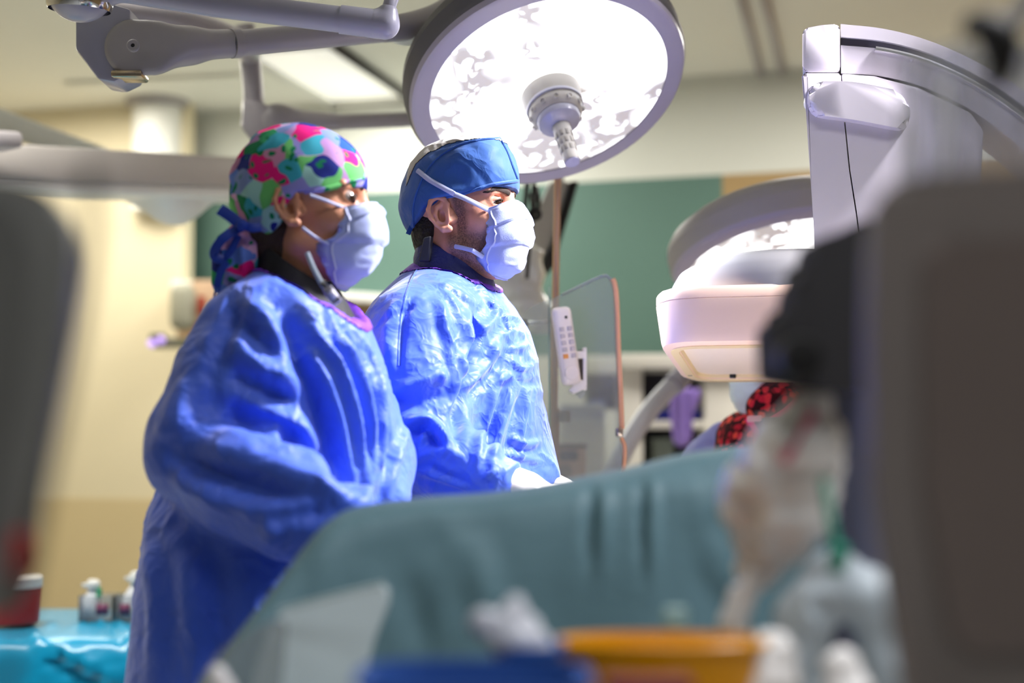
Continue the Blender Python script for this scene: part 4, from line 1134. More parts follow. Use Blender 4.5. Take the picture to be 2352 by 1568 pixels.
VV = folds(VV, QQ, [([(95, 1480), (150, 1500), (220, 1540), (300, 1556)], 0.016, 0.022), ([(70, 1458), (95, 1478)], 0.012, 0.015), ([(90, 1500), (150, 1530), (230, 1562)], 0.018, -0.014), ([(270, 1425), (285, 1450), (305, 1475)], 0.010, 0.012),
    ([(210, 1420), (235, 1432), (250, 1440)], 0.008, 0.010), ([(110, 1425), (118, 1440)], 0.008, 0.008), ([(180, 1420), (190, 1434)], 0.007, 0.008), ([(20, 1440), (60, 1434), (150, 1440), (240, 1436)], 0.010, 0.008), ([(225, 1420), (260, 1426), (300, 1424)], 0.01, 0.012), ([(255, 1440), (275, 1470), (300, 1500)], 0.012, -0.008)])
from_np('drape', VV, QQ, M_cyan, tbm, 'shiny bright blue drape')

shp = thing('sharps_bin', 'red sharps bin with white lid on the blue-draped table', 'bin', (P(28, 1412, 3.75).x, P(28, 1412, 3.75).y, zt + 0.007))
sc_ = shp.location
top = P(28, 1325, 3.75).z
obj('tub', lathe((sc_.x, sc_.y, zt + 0.007), (0, 0, 1), [(0, 0), (0.062, 0), (0.066, 0.004), (0.071, top - zt - 0.03), (0, top - zt - 0.03)], seg=36), mat('sharps_red', 'b3121c', 0.35), shp)
obj('lid', lathe((sc_.x, sc_.y, top), (0, 0, 1), [(0, 0.004), (0.066, 0.003), (0.073, 0), (0.074, -0.024), (0.070, -0.026), (0, -0.026)], seg=36), M_white, shp, 'white lid')
M_clear = clear('clear_tub_plastic', 'f0f2f4', 1.3, 0.1, 0.16)
def clear_tub(x0, x1, y0, y1, d, lab, lx0, lx1):
    p, q = P(x0, y0, d), P(x1, y1, d)
    w = abs(q.x - p.x); h = p.z - zt - 0.004
    c = Vector(((p.x + q.x) / 2, p.y + 0.04, zt + 0.004))
    t = thing('clear_tub', lab, 'container', c, 'clear tubs on the blue-draped table')
    for nm, o_, s_ in (('wall', (0, -0.04, h / 2), (w, 0.003, h)), ('wall', (0, 0.04, h / 2), (w, 0.003, h)), ('wall', (-w / 2, 0, h / 2), (0.003, 0.08, h)), ('wall', (w / 2, 0, h / 2), (0.003, 0.08, h)), ('base', (0, 0, 0.002), (w, 0.08, 0.004))):
        obj(nm, box(c + Vector(o_), *s_), M_clear, t, smooth=False)
    a, b = P(lx0, 1386, d), P(lx1, 1411, d)
    obj('label', box(Vector(((a.x + b.x) / 2, c.y - 0.0430, (a.z + max(b.z, zt + 0.006)) / 2)), b.x - a.x, 0.002, a.z - b.z), mat('maroon_label', '7a3f5c', 0.5), t, 'maroon label')
    return c, h
c1, h1 = clear_tub(182, 258, 1368, 1412, 3.8, 'clear plastic tub with maroon label holding a clear spray bottle', 222, 250)
c2, h2 = clear_tub(268, 340, 1368, 1412, 3.8, 'second clear plastic tub, half hidden behind the navy gown', 276, 300)
M_bot = mat('milky_bottle', 'eef0f2', 0.25, var=0.04)
def bottle(x, ytop, yb, d, lab, lean):
    z1 = P(x, ytop, d).z; c = P(x, yb, d); c.z = zt + 0.009
    n = (Vector((lean, 0, 1))).normalized(); H = z1 - c.z
    t = thing('bottle', lab, 'bottle', c, 'clear bottles in the tubs')
    obj('body', lathe(c, n, [(0, 0), (0.026, 0), (0.028, 0.004), (0.027, H * 0.45), (0.014, H * 0.66), (0.011, H * 0.70), (0.011, H * 0.76), (0, H * 0.76)], seg=28), M_bot, t)
    obj('cap', lathe(c, n, [(0, H * 0.74), (0.017, H * 0.74), (0.019, H * 0.78), (0.018, H * 0.93), (0.012, H), (0, H)], seg=24), M_white, t)
    obj('nozzle', tube([c + n * (H * 0.88), c + n * (H * 0.86) + Vector((-0.028, -0.01, 0))], 0.005, seg=10, smooth=False), M_white, t)
bottle(207, 1331, 1405, c1.y and 3.84, 'milky bottle with white cap in the left clear tub', 0.08)
bottle(300, 1312, 1405, 3.84, 'milky bottle with white cap in the right clear tub beside navy gown', 0.12)
gc = thing('green_needle_cap', 'tiny green needle cap above the maroon label in left tub', 'cap', P(228, 1400, 3.80))
obj('cap', lathe(P(228, 1361, 3.83), (0.1, 0, 1), [(0, 0.014), (0.006, 0.012), (0.007, -0.012), (0.004, -0.016), (0, -0.016)], seg=14), mat('needle_green', '23a878', 0.4), gc)
obj('shaft', tube([P(228, 1364, 3.83), P(227, 1404, 3.83)], 0.003, seg=8, smooth=False), mat('needle_orange', 'e0a080', 0.4), gc)

# ------------------------------------------------------------------ dark blurred things close to the lens
lm = thing('dark_monitor', 'dark grey monitor edge, heavily blurred, at the left edge', 'monitor', P(-60, 900, 0.78))
oc = rounded([(-320, 402), (60, 412), (150, 470), (168, 580), (140, 780), (100, 980), (66, 1180), (64, 1290), (20, 1420), (-320, 1440)], 60)
obj('shell', prism([P(x, y, 0.80) for x, y in oc], (-0.01, 0.05, 0), 0.006, 2), mat('charcoal_plastic', '7c7c79', 0.5, var=0.08, scale=8), lm)
obj('screen', prism([P(x, y, 0.797) for x, y in rounded([(-310, 450), (20, 460), (70, 560), (40, 900), (-20, 1250), (-310, 1300)], 50)], (0, 0.004, 0)), mat('charcoal_screen', '6c6c69', 0.35), lm)
obj('mount', tube([P(-220, 1300, 0.83), P(-240, 1700, 0.84), (P(-240, 1700, 0.84).x, P(-240, 1700, 0.84).y, 0.0)], 0.016, seg=12, smooth=False), M_dark, lm)
obj('red_tag', box(P(44, 1275, 0.79), 0.011, 0.006, 0.026, None, 0.002), mat('tag_red', 'a32a2c', 0.5), lm, 'red tag on the lower corner')
obj('loop', tube([P(62, 1240, 0.80), P(84, 1262, 0.80), P(88, 1295, 0.80), P(72, 1310, 0.80), P(60, 1296, 0.80), P(66, 1265, 0.80)], 0.0016, seg=8), M_black, lm)
wr_ = thing('slim_cable', 'thin dark slanting cable, heavily blurred, in front of beige wall', 'cable', P(160, 800, 0.62))
obj('cable', tube([P(206, 380, 0.62), P(212, 520, 0.62), P(190, 680, 0.62), P(155, 860, 0.62), P(118, 1040, 0.62), P(90, 1180, 0.62), P(40, 1440, 0.62), P(-60, 1800, 0.62)], 0.0030, seg=10), mat('olive_rubber', '3c3a30', 0.5), wr_)

M_mon = mat('taupe_grey_plastic', '746c68', 0.55, var=0.10, scale=6)
rm = thing('dark_monitor', 'large dark taupe monitor back, heavily blurred, filling the right edge', 'monitor', P(2250, 1000, 0.78))
oc = rounded([(2040, 418), (2140, 398), (2640, 372), (2640, 1720), (2110, 1720), (2050, 1350), (2004, 1080), (1996, 760), (2004, 500)], 70)
obj('shell', prism([P(x, y, 0.78) for x, y in oc], (0.01, 0.06, 0), 0.008, 2), M_mon, rm)
obj('vent_panel', prism([P(x, y, 0.777) for x, y in rounded([(2120, 560), (2560, 540), (2560, 1500), (2190, 1500), (2120, 1100)], 60)], (0, 0.006, 0), 0.002, 1), mat('brown_grey_plastic', '685d58', 0.5, var=0.15, scale=7), rm)
obj('mount', tube([P(2480, 1600, 0.85), (P(2480, 1600, 0.85).x, P(2480, 1600, 0.85).y, 0.0)], 0.02, seg=12, smooth=False), M_dark, rm)
jn = thing('monitor_arm', 'dark jointed monitor arm with black knob left of taupe monitor', 'arm', P(1900, 800, 1.02))
obj('joint', prism([P(x, y, 1.02) for x, y in rounded([(1880, 548), (2010, 500), (2040, 900), (1900, 905), (1778, 880), (1772, 745), (1822, 730), (1830, 650), (1868, 620)], 24)], (0.004, 0.09, 0.004), 0.006, 2), mat('charcoal_joint', '3b3a3d', 0.9), jn)
obj('knob', lathe(P(1838, 822, 1.0), (0, -1, 0), [(0, 0.014), (0.014, 0.012), (0.016, 0.004), (0.016, -0.012), (0, -0.012)], seg=24), M_black, jn)
obj('pole', tube([P(1955, 640, 1.135), P(1958, 900, 1.135), P(1962, 1300, 1.135), (P(1962, 1300, 1.135).x, P(1962, 1300, 1.135).y, 0.0)], 0.023, seg=20, smooth=False), mat('slate_blue_metal', '65687f', 0.4, var=0.06), jn)
hk = thing('black_hook', 'blurred black rounded hook at the upper right corner', 'hook', P(2280, 90, 0.85))
obj('hook', tube([P(2215, 62, 0.86), P(2262, 62, 0.86), P(2296, 92, 0.86), P(2300, 150, 0.86), P(2288, 200, 0.86)], [0.006, 0.010, 0.012, 0.009, 0.004], seg=14), M_black, hk)
obj('stem', tube([P(2296, 92, 0.86), P(2350, 20, 0.88), P(2420, -80, 0.9)], 0.006, seg=10), M_black, hk)
# clear plastic cover standing up behind the monitor
cvr = thing('clear_cover', 'milky clear plastic cover rising above the taupe monitor', 'cover', P(2200, 350, 0.95))
oc = rounded([(2085, 170), (2130, 120), (2290, 110), (2420, 160), (2440, 520), (2060, 520), (2074, 260)], 40)
n_u, n_v = 46, 40
VV = []
for j in range(n_v):
    for i in range(n_u):
        x = 2068 + (2440 - 2068) * i / (n_u - 1); y = 120 + (520 - 120) * j / (n_v - 1) - 20 * math.sin(i / (n_u - 1) * PI)
        p = P(x, y, 0.92); VV.append((p.x, p.y + 0.010 * math.sin(i * 0.75) + 0.006 * math.sin(i * 1.9 + j * 0.1), p.z))
VV = np.array(VV); QQ = np.array([[j * n_u + i, j * n_u + i + 1, (j + 1) * n_u + i + 1, (j + 1) * n_u + i] for j in range(n_v - 1) for i in range(n_u - 1)])
from_np('film', VV, QQ, clear('milky_cover_film', 'c9cbd4', 1.25, 0.25, 0.30), cvr)
obj('fold_edge', tube([P(2078, 200, 0.915), P(2084, 330, 0.915), P(2076, 470, 0.915)], 0.0024, seg=8), M_film, cvr)
obj('fold_edge', tube([P(2170, 180, 0.912), P(2176, 300, 0.912), P(2170, 420, 0.912)], 0.004, seg=8), M_film, cvr)
# crumpled clear drape hanging at the right end of the teal drape
M_bag = mat('crumpled_bag_film', 'faf8f6', 0.3, var=0.05, scale=18, coat=0.5)
bgd = thing('crumpled_bag', 'crumpled clear plastic bag hanging at right end of teal drape', 'bag', P(1790, 1100, 1.1))
def lump(name, pts, k, res, amp, fr, seed, m=M_bag, lab=None):
    pts = [(P(*p), r) for p, r in pts]
    lo = Vector((min(p.x - r for p, r in pts), min(p.y - r for p, r in pts), min(p.z - r for p, r in pts))) - Vector((0.02,) * 3)
    hi = Vector((max(p.x + r for p, r in pts), max(p.y + r for p, r in pts), max(p.z + r for p, r in pts))) + Vector((0.02,) * 3)
    V, Q = solid(lambda g: chain(g, pts, k), lo, hi, res)
    N = normals(V, Q); V = V + N * (amp * ridged(V * fr, seed))[:, None]
    return from_np(name, V, Q, m, bgd, lab)
lump('upper_gather', [((1880, 925, 1.05), 0.006), ((1848, 985, 1.06), 0.018), ((1812, 1070, 1.07), 0.030), ((1785, 1160, 1.09), 0.033), ((1765, 1235, 1.12), 0.022)], 0.02, 0.003, 0.008, 45, 2)
lump('knot', [((1755, 1275, 1.1), 0.014), ((1738, 1305, 1.1), 0.013), ((1780, 1275, 1.1), 0.012)], 0.01, 0.0025, 0.003, 60, 4)
lump('twisted_tail', [((1730, 1330, 1.09), 0.010), ((1700, 1380, 1.09), 0.009), ((1686, 1430, 1.09), 0.009), ((1694, 1475, 1.09), 0.010)], 0.008, 0.002, 0.002, 80, 6)
M_bag2 = mat('grey_blue_film', 'b4c0c8', 0.4, var=0.12, scale=14)
lump('lower_fold', [((1845, 1600, 1.05), 0.016), ((1850, 1420, 1.05), 0.018), ((1915, 1335, 1.05), 0.018), ((2000, 1385, 1.05), 0.020), ((2060, 1600, 1.05), 0.022)], 0.01, 0.003, 0.004, 40, 8, M_bag2, 'grey folded lower part of the bag')
lump('crumple', [((1772, 1500, 1.0), 0.014), ((1760, 1560, 1.0), 0.020)], 0.01, 0.0025, 0.004, 60, 10)
lump('crumple', [((1930, 1530, 1.0), 0.012), ((1945, 1580, 1.0), 0.016)], 0.01, 0.0025, 0.003, 60, 12)
obj('pink_strip', strip([P(1868, 945, 1.04), P(1835, 1005, 1.035), P(1800, 1062, 1.03)], [Vector((0, -1, 0))] * 3, 0.006), mat('pink_tape', 'e06a90', 0.5), bgd, 'thin pink strip')
gk = thing('green_connector', 'small blurred green connector between the bag and dark pole', 'connector', P(1926, 1285, 1.0))
obj('plug', lathe(P(1926, 1280, 0.99), (0.1, -0.3, 1), [(0, -0.010), (0.006, -0.010), (0.007, 0.004), (0.005, 0.009), (0, 0.009)], seg=18), mat('connector_green', '2f8f78', 0.4), gk)
obj('line', tube([P(1926, 1284, 0.99), P(1905, 1180, 1.0), P(1893, 1100, 1.01)], 0.003, seg=8), mat('connector_green', '2f8f78', 0.4), gk)
# ------------------------------------------------------------------ people
P_plain = P
KD = [1.0]
def P(px, py, d):
    return P_plain(px, py, d * KD[0])
def skin_material(name, base, ruddy, beard=None):
    m = bpy.data.materials.new(name); m.use_nodes = True
    nt = m.node_tree; n = nt.nodes; L = nt.links; b = n['Principled BSDF']
    tc = n.new('ShaderNodeTexCoord'); no = n.new('ShaderNodeTexNoise'); no.inputs['Scale'].default_value = 28; no.inputs['Detail'].default_value = 4
    L.new(tc.outputs['Object'], no.inputs['Vector'])
    mx = n.new('ShaderNodeMix'); mx.data_type = 'RGBA'; mx.inputs[6].default_value = lin(base) + (1,); mx.inputs[7].default_value = lin(ruddy) + (1,)
    L.new(no.outputs['Fac'], mx.inputs[0]); out = mx.outputs[2]
    if beard:
        at = n.new('ShaderNodeAttribute'); at.attribute_name = 'beard'
        n2 = n.new('ShaderNodeTexNoise'); n2.inputs['Scale'].default_value = 420; n2.inputs['Detail'].default_value = 2
        L.new(tc.outputs['Object'], n2.inputs['Vector'])
        mu = n.new('ShaderNodeMath'); mu.operation = 'MULTIPLY'; L.new(at.outputs['Fac'], mu.inputs[0])
        mr = n.new('ShaderNodeMapRange'); mr.inputs[1].default_value = 0.3; mr.inputs[2].default_value = 0.6; mr.inputs[3].default_value = 0.65; mr.inputs[4].default_value = 1.0
        L.new(n2.outputs['Fac'], mr.inputs[0]); L.new(mr.outputs[0], mu.inputs[1])
        m2 = n.new('ShaderNodeMix'); m2.data_type = 'RGBA'; m2.inputs[7].default_value = lin(beard) + (1,)
        L.new(mu.outputs[0], m2.inputs[0]); L.new(out, m2.inputs[6]); out = m2.outputs[2]
    L.new(out, b.inputs['Base Color'])
    b.inputs['Roughness'].default_value = 0.45; b.inputs['Specular IOR Level'].default_value = 0.4
    b.inputs['Subsurface Weight'].default_value = 0.18; b.inputs['Subsurface Radius'].default_value = (0.9, 0.35, 0.2); b.inputs['Subsurface Scale'].default_value = 0.006
    bp = n.new('ShaderNodeBump'); bp.inputs['Strength'].default_value = 0.12; bp.inputs['Distance'].default_value = 0.002
    n3 = n.new('ShaderNodeTexNoise'); n3.inputs['Scale'].default_value = 260; L.new(tc.outputs['Object'], n3.inputs['Vector'])
    L.new(n3.outputs['Fac'], bp.inputs['Height']); L.new(bp.outputs[0], b.inputs['Normal'])
    return m

def gown_material(name, col, fold=0.25, rough=0.5):
    m = mat(name, col, rough, var=0.05, scale=5, spec=0.35, sheen=0.2)
    nt = m.node_tree; n = nt.nodes; L = nt.links; b = n['Principled BSDF']
    tc = n.new('ShaderNodeTexCoord')
    last = None
    for sc, amp, dist in ((11, 0.7 * fold, 0.05), (26, 0.5 * fold, 0.02)):      # sharp creases: folded noise
        no = n.new('ShaderNodeTexNoise'); no.inputs['Scale'].default_value = sc; no.inputs['Detail'].default_value = 2; no.inputs['Distortion'].default_value = 0.8
        L.new(tc.outputs['Object'], no.inputs['Vector'])
        a = n.new('ShaderNodeMath'); a.operation = 'SUBTRACT'; a.inputs[1].default_value = 0.5; L.new(no.outputs['Fac'], a.inputs[0])
        q = n.new('ShaderNodeMath'); q.operation = 'ABSOLUTE'; L.new(a.outputs[0], q.inputs[0])
        bp = n.new('ShaderNodeBump'); bp.inputs['Strength'].default_value = amp; bp.inputs['Distance'].default_value = dist; bp.invert = True
        L.new(q.outputs[0], bp.inputs['Height'])
        if last: L.new(last, bp.inputs['Normal'])
        last = bp.outputs['Normal']
    n3 = n.new('ShaderNodeTexNoise'); n3.inputs['Scale'].default_value = 700; L.new(tc.outputs['Object'], n3.inputs['Vector'])
    b2 = n.new('ShaderNodeBump'); b2.inputs['Strength'].default_value = 0.10; b2.inputs['Distance'].default_value = 0.001
    L.new(n3.outputs['Fac'], b2.inputs['Height']); L.new(last, b2.inputs['Normal']); L.new(b2.outputs[0], b.inputs['Normal'])
    return m

M_eye = mat('eye_white', 'a89a94', 0.15, var=0.02, coat=1.0)
M_iris = mat('dark_brown_iris', '2a1a12', 0.15, coat=1.0)
M_brow = mat('dark_brow_hair', '30221b', 0.8, var=0.2, scale=200)
M_hair = mat('black_brown_hair', '1b1513', 0.55, var=0.3, scale=120, bump=0.6, bscale=220)
M_hairb = mat('dark_brown_hair', '3a2720', 0.5, var=0.3, scale=120, bump=0.6, bscale=220)
M_mask = mat('mask_fabric', 'a2addc', 0.75, var=0.03, bump=0.10, bscale=500, sheen=0.2)
M_strap = mat('mask_strap', 'b4bada', 0.8)
M_glove = mat('cream_glove', 'eee6dc', 0.35, var=0.03)
M_navy_lead = mat('navy_lead_collar', '1a2566', 0.6, var=0.08, bump=0.25, bscale=180)
M_purple = mat('purple_binding', '6a2fb8', 0.6, var=0.06)
M_shoe = mat('shoe_black', '1c1c20', 0.5)

class Head:
    def __init__(s, px, py, d, yaw, pitch, scale=1.0, roll=0.0):
        s.o = P(px, py, d); s.k = scale
        X = Vector((math.cos(pitch) * math.cos(yaw), math.cos(pitch) * math.sin(yaw), math.sin(pitch)))
        Y = Vector((0, 0, 1)).cross(X).normalized(); Z = X.cross(Y)
        s.M = np.array([list(X), list(Y), list(Z)])      # rows: local axes in the world
        s.X, s.Y, s.Z = X, Y, Z
    def w(s, V):
        return np.asarray(V, float) @ s.M * s.k + np.array(s.o)
    def pt(s, x, y, z):
        return Vector(s.w([[x, y, z]])[0])
    def plane(s, px, py, yy):
        """local (x, z) of a line of sight on the head's own plane y = yy"""
        d = (P(px, py, 1) - CAM0)
        q = (s.o + s.Y * (yy * s.k)); t = (q - CAM0).dot(s.Y) / d.dot(s.Y)
        v = CAM0 + d * t - s.o
        return v.dot(s.X) / s.k, v.dot(s.Z) / s.k
    def pix(s, pts):
        """rows (px, py, y) into local points"""
        out = []
        for px, py, yy in pts:
            x, z = s.plane(px, py, yy); out.append((x, yy, z))
        return out

def head_field(g, female=False):
    j = 0.92 if female else 1.0
    v = ell(g, (-0.012, 0, 0.045), (0.100, 0.077, 0.088))
    v = su(v, ell(g, (0.040, 0, -0.030), (0.056, 0.060 * j, 0.082)), 0.03)
    for s in (-1, 1):
        v = su(v, cone(g, (0.0, s * 0.052 * j, -0.055), (0.054, s * 0.022, -0.092), 0.017 * j, 0.016), 0.025)
        v = su(v, ell(g, (0.056, s * 0.043, -0.020), (0.028, 0.021, 0.020)), 0.02)
        v = su(v, cone(g, (0.087, s * 0.012, 0.034), (0.071, s * 0.050, 0.033), 0.0085, 0.008), 0.012)
    v = su(v, ell(g, (0.066, 0, -0.092), (0.019, 0.022, 0.016)), 0.015)
    v = su(v, ell(g, (0.077, 0, -0.060), (0.018, 0.026, 0.022)), 0.015)
    for s in (-1, 1):
        v = ss(v, ell(g, (0.102, s * 0.035, 0.010), (0.022, 0.020, 0.014)), 0.010)
    v = su(v, cone(g, (0.091, 0, 0.020), (0.107, 0, -0.034), 0.008, 0.011), 0.010)
    for s in (-1, 1):
        v = su(v, ell(g, (0.098, s * 0.011, -0.036), (0.012, 0.008, 0.008)), 0.006)
        e = ell(g, (0.0745, s * 0.035, 0.011), (0.0148, 0.0155, 0.0142))          # lids round the eyeball
        slit = np.maximum(np.abs(g.z - 0.0105) - 0.0046 * np.clip(1 - ((g.y - s * 0.035) / 0.0145) ** 2, 0, 1), 0.068 - g.x)
        e = ss(e, slit, 0.003)
        v = su(v, e, 0.006)
        crease = np.maximum(np.abs(np.sqrt((g.z - 0.011) ** 2 + 0.6 * (g.y - s * 0.035) ** 2) - 0.0125) - 0.0008, np.maximum(0.076 - g.x, -(g.z - 0.012)))
        v = ss(v, crease, 0.004)
    v = su(v, cone(g, (-0.025, 0, -0.045), (-0.045, 0, -0.16), 0.054 * (0.9 if female else 1), 0.056 * (0.9 if female else 1)), 0.03)
    return v

def ear_mesh(H, side, tilt=0.12):
    """a full outer ear: helix, antihelix, tragus, concha and lobe, at its own fine resolution"""
    c = np.array((-0.004, side * 0.074, -0.004))
    ct, st_ = math.cos(tilt), math.sin(tilt)
    def e(u, v, w):   # u forward, v up, w outward, in ear space
        return (c[0] + u * ct + v * -st_ - w * 0.35, c[1] + side * (w * 0.85 + max(0, -u) * 0.28), c[2] + v * ct + u * st_)
    def f(g):
        hel = [((0.010, 0.004, 0.004), 0.0030), ((0.013, 0.016, 0.005), 0.0032), ((0.009, 0.027, 0.006), 0.0036), ((-0.002, 0.032, 0.008), 0.0038), ((-0.013, 0.027, 0.009), 0.0038), ((-0.019, 0.013, 0.010), 0.0037), ((-0.018, -0.002, 0.009), 0.0034), ((-0.012, -0.015, 0.007), 0.0034), ((-0.004, -0.025, 0.005), 0.0045)]
        v = chain(g, [(e(*p), r) for p, r in hel], 0.003)
        v = su(v, cone(g, e(-0.003, -0.024, 0.004), e(0.005, -0.026, 0.002), 0.0065, 0.0062), 0.004)
        anti = [((0.002, 0.018, 0.005), 0.0026), ((-0.006, 0.014, 0.007), 0.0032), ((-0.010, 0.003, 0.008), 0.0034), ((-0.008, -0.009, 0.007), 0.0034), ((-0.002, -0.014, 0.006), 0.0032)]
        v = su(v, chain(g, [(e(*p), r) for p, r in anti], 0.003), 0.0035)
        v = su(v, cone(g, e(-0.006, 0.015, 0.006), e(0.004, 0.024, 0.004), 0.0024, 0.0018), 0.004)
        v = su(v, cone(g, e(0.008, -0.004, 0.005), e(0.009, -0.012, 0.004), 0.0040, 0.0036), 0.004)       # tragus
        n = np.array(e(0, 0, 1)) - np.array(e(0, 0, 0)); n /= np.linalg.norm(n)
        a = np.array(e(0.0, 1, 0)) - np.array(e(0, 0, 0)); a /= np.linalg.norm(a)
        b = np.cross(a, n)
        v = su(v, ell(g, e(-0.003, 0.003, 0.0005), (0.016, 0.029, 0.0030), [b, a, n]), 0.004)            # thin back plate
        v = su(v, cone(g, e(0.004, 0.004, -0.006), e(0.0, -0.002, -0.012), 0.010, 0.016), 0.006)
        v = ss(v, ell(g, e(-0.0005, -0.003, 0.006), (0.0062, 0.0095, 0.0075), [b, a, n]), 0.003)          # concha bowl
        return v
    lo, hi = c - 0.048, c + 0.048
    lo[1] = min(c[1] - side * 0.025, c[1] + side * 0.03); hi[1] = max(c[1] - side * 0.025, c[1] + side * 0.03)
    return solid(f, lo, hi, 0.0011)

def hand_prims(g, wrist, fwd, palm_n, side):
    """palm, four unequal bent fingers and a thumb leaving the side of the palm"""
    f = Vector(fwd).normalized(); n = Vector(palm_n); n = (n - f * n.dot(f)).normalized(); s = n.cross(f) * side
    w = Vector(wrist)
    def at(a, b, c): return w + f * a + s * b + n * c
    v = su(cone(g, w, at(0.04, 0, 0), 0.024, 0.026), ell(g, at(0.055, 0, 0), (0.045, 0.040, 0.016), [f, s, n]), 0.015)
    for i, (b, L1) in enumerate(((0.030, 0.036), (0.010, 0.041), (-0.010, 0.039), (-0.029, 0.030))):
        k0, k1, k2, k3 = at(0.088, b, 0), at(0.088 + L1, b * 1.1, -0.008), at(0.088 + L1 * 1.6, b * 1.12, -0.026), at(0.088 + L1 * 1.85, b * 1.1, -0.045)
        v = su(v, chain(g, [(k0, 0.0095), (k1, 0.0088), (k2, 0.0082), (k3, 0.0074)], 0.004), 0.005)
    v = su(v, chain(g, [(at(0.022, 0.026, -0.004), 0.013), (at(0.052, 0.052, -0.014), 0.0108), (at(0.080, 0.060, -0.026), 0.0095), (at(0.100, 0.056, -0.036), 0.0085)], 0.006), 0.010)
    return v

def glove(name, parent, wrist, fwd, n, side, m=None):
    w = Vector(wrist); f = Vector(fwd).normalized()
    c = w + f * 0.09
    V, Q = solid(lambda g: su(hand_prims(g, wrist, fwd, n, side), cone(g, w - f * 0.03, w + f * 0.02, 0.031, 0.026), 0.01), c - Vector((0.16,) * 3), c + Vector((0.16,) * 3), 0.004)
    return from_np(name, V, Q, m or M_glove, parent)

def person(H, label, female, skin, ear_sides, legs, arms, beard=False, hi_ear=True):
    """the body: one mesh of head, ears, neck, trunk, arms and legs under the clothes"""
    t = thing('person', label, 'person', (legs[0][0].x * 0.5 + legs[1][0].x * 0.5, legs[0][0].y * 0.5 + legs[1][0].y * 0.5, 0))
    V, Q = solid(lambda g: head_field(g, female), (-0.13, -0.1, -0.17), (0.14, 0.1, 0.15), 0.0028)
    V = smooth_verts(V, Q, 1, 0.4)
    nh = len(V)
    loc = V.copy()
    parts = [(H.w(V), Q)]
    bd = [np.zeros(nh)]
    if beard:
        x, y, z = loc[:, 0], loc[:, 1], loc[:, 2]
        side_ = np.abs(y)
        b = np.clip((-0.022 - z) / 0.02, 0, 1) * np.clip((x + 0.012) / 0.012, 0, 1) * np.clip((z + 0.122) / 0.02, 0, 1)
        sb = np.clip((x - 0.008) / 0.006, 0, 1) * np.clip((0.040 - x) / 0.012, 0, 1) * np.clip((0.045 - z) / 0.02, 0, 1) * np.clip((side_ - 0.04) / 0.01, 0, 1)
        cheek = np.clip(1 - np.clip((x - 0.035) / 0.03, 0, 1) * np.clip((z + 0.05) / 0.02, 0, 1), 0, 1)
        bd = [np.clip(np.maximum(0.78 * b * cheek, 0.85 * sb), 0, 1)]
    for s in ear_sides:
        E, R = ear_mesh(H, s)
        parts.append((H.w(E), R)); bd.append(np.zeros(len(E)))
    nb = H.pt(-0.045, 0, -0.15)
    (hipa, knea, foota), (hipb, kneb, footb) = legs
    pel = (hipa + hipb) / 2
    def body(g):
        v = chain(g, [(nb, 0.05), (nb + (pel - nb) * 0.25, 0.088), (nb + (pel - nb) * 0.6, 0.095), (pel, 0.10)], 0.05)
        for h, k, f in legs:
            v = su(v, chain(g, [(h, 0.078), (k, 0.052), (f + Vector((0, 0, 0.08)), 0.036)], 0.03), 0.03)
        for sh, el, wr in arms:
            v = su(v, chain(g, [(nb + (sh - nb) * 0.2 + Vector((0, 0, -0.05)), 0.05), (sh, 0.040), (el, 0.032), (wr, 0.022)], 0.02), 0.03)
        return v
    pts = [nb] + [q for l in legs for q in l] + [q for a in arms for q in a]
    lo = np.array([min(q[i] for q in pts) - 0.13 for i in range(3)]); hi = np.array([max(q[i] for q in pts) + 0.13 for i in range(3)]); lo[2] = 0.03
    B, R = solid(body, lo, hi, 0.013)
    B = smooth_verts(B, R, 1)
    parts.append((B, R)); bd.append(np.zeros(len(B)))
    V, Q = join_np(*parts)
    o = from_np('body', V, Q, skin, t)
    if beard:
        at = o.data.attributes.new('beard', 'FLOAT', 'POINT'); at.data.foreach_set('value', np.concatenate(bd).astype(np.float32))
    for h, k, f in legs:
        d = Vector((H.X.x, H.X.y, 0)).normalized()
        fa = f - d * 0.06; fb = f + d * 0.17
        S, R = solid(lambda g: np.maximum(su(cone(g, fa + Vector((0, 0, 0.045)), fb + Vector((0, 0, 0.032)), 0.044, 0.040), cone(g, f + Vector((0, 0, 0.05)), f + Vector((0, 0, 0.11)), 0.045, 0.042), 0.03), 0.004 - g.z), Vector((min(fa.x, fb.x) - 0.08, min(fa.y, fb.y) - 0.08, -0.01)), Vector((max(fa.x, fb.x) + 0.08, max(fa.y, fb.y) + 0.08, 0.17)), 0.008)
        from_np('shoe', S, R, M_shoe, t)
    for s in (-1, 1):
        c = H.pt(0.0742, s * 0.035, 0.011)
        gaze = (H.X - H.Y * 0.42).normalized()
        eb = obj('eyeball', lathe(c, gaze, [(0, -0.0128)] + [(0.0128 * math.sin(a), -0.0128 * math.cos(a)) for a in [PI * k / 16 for k in range(1, 16)]] + [(0, 0.0128)], seg=24), M_eye, t)
        obj('iris', lathe(c, gaze, [(0, 0.0136), (0.003, 0.0133), (0.0074, 0.0112), (0.0076, 0.0102), (0.003, 0.0108), (0, 0.0108)], seg=24), M_iris, eb)
        lash = []
        for k in range(9):
            a = math.radians(-58 + 116 * k / 8)
            lash.append(c + (H.X * math.cos(a) + H.Y * math.sin(a)) * (0.0150 * H.k) + H.Z * ((0.0052 - 0.0040 * (abs(k - 4) / 4) ** 2) * H.k))
        obj('eyelash', tube(lash, [0.0006, 0.0011, 0.0013, 0.0013, 0.0013, 0.0013, 0.0013, 0.0011, 0.0006], seg=6, n=3), M_brow, t)
    hs = Surf(V[:nh], parts[0][1])
    return t, hs, V

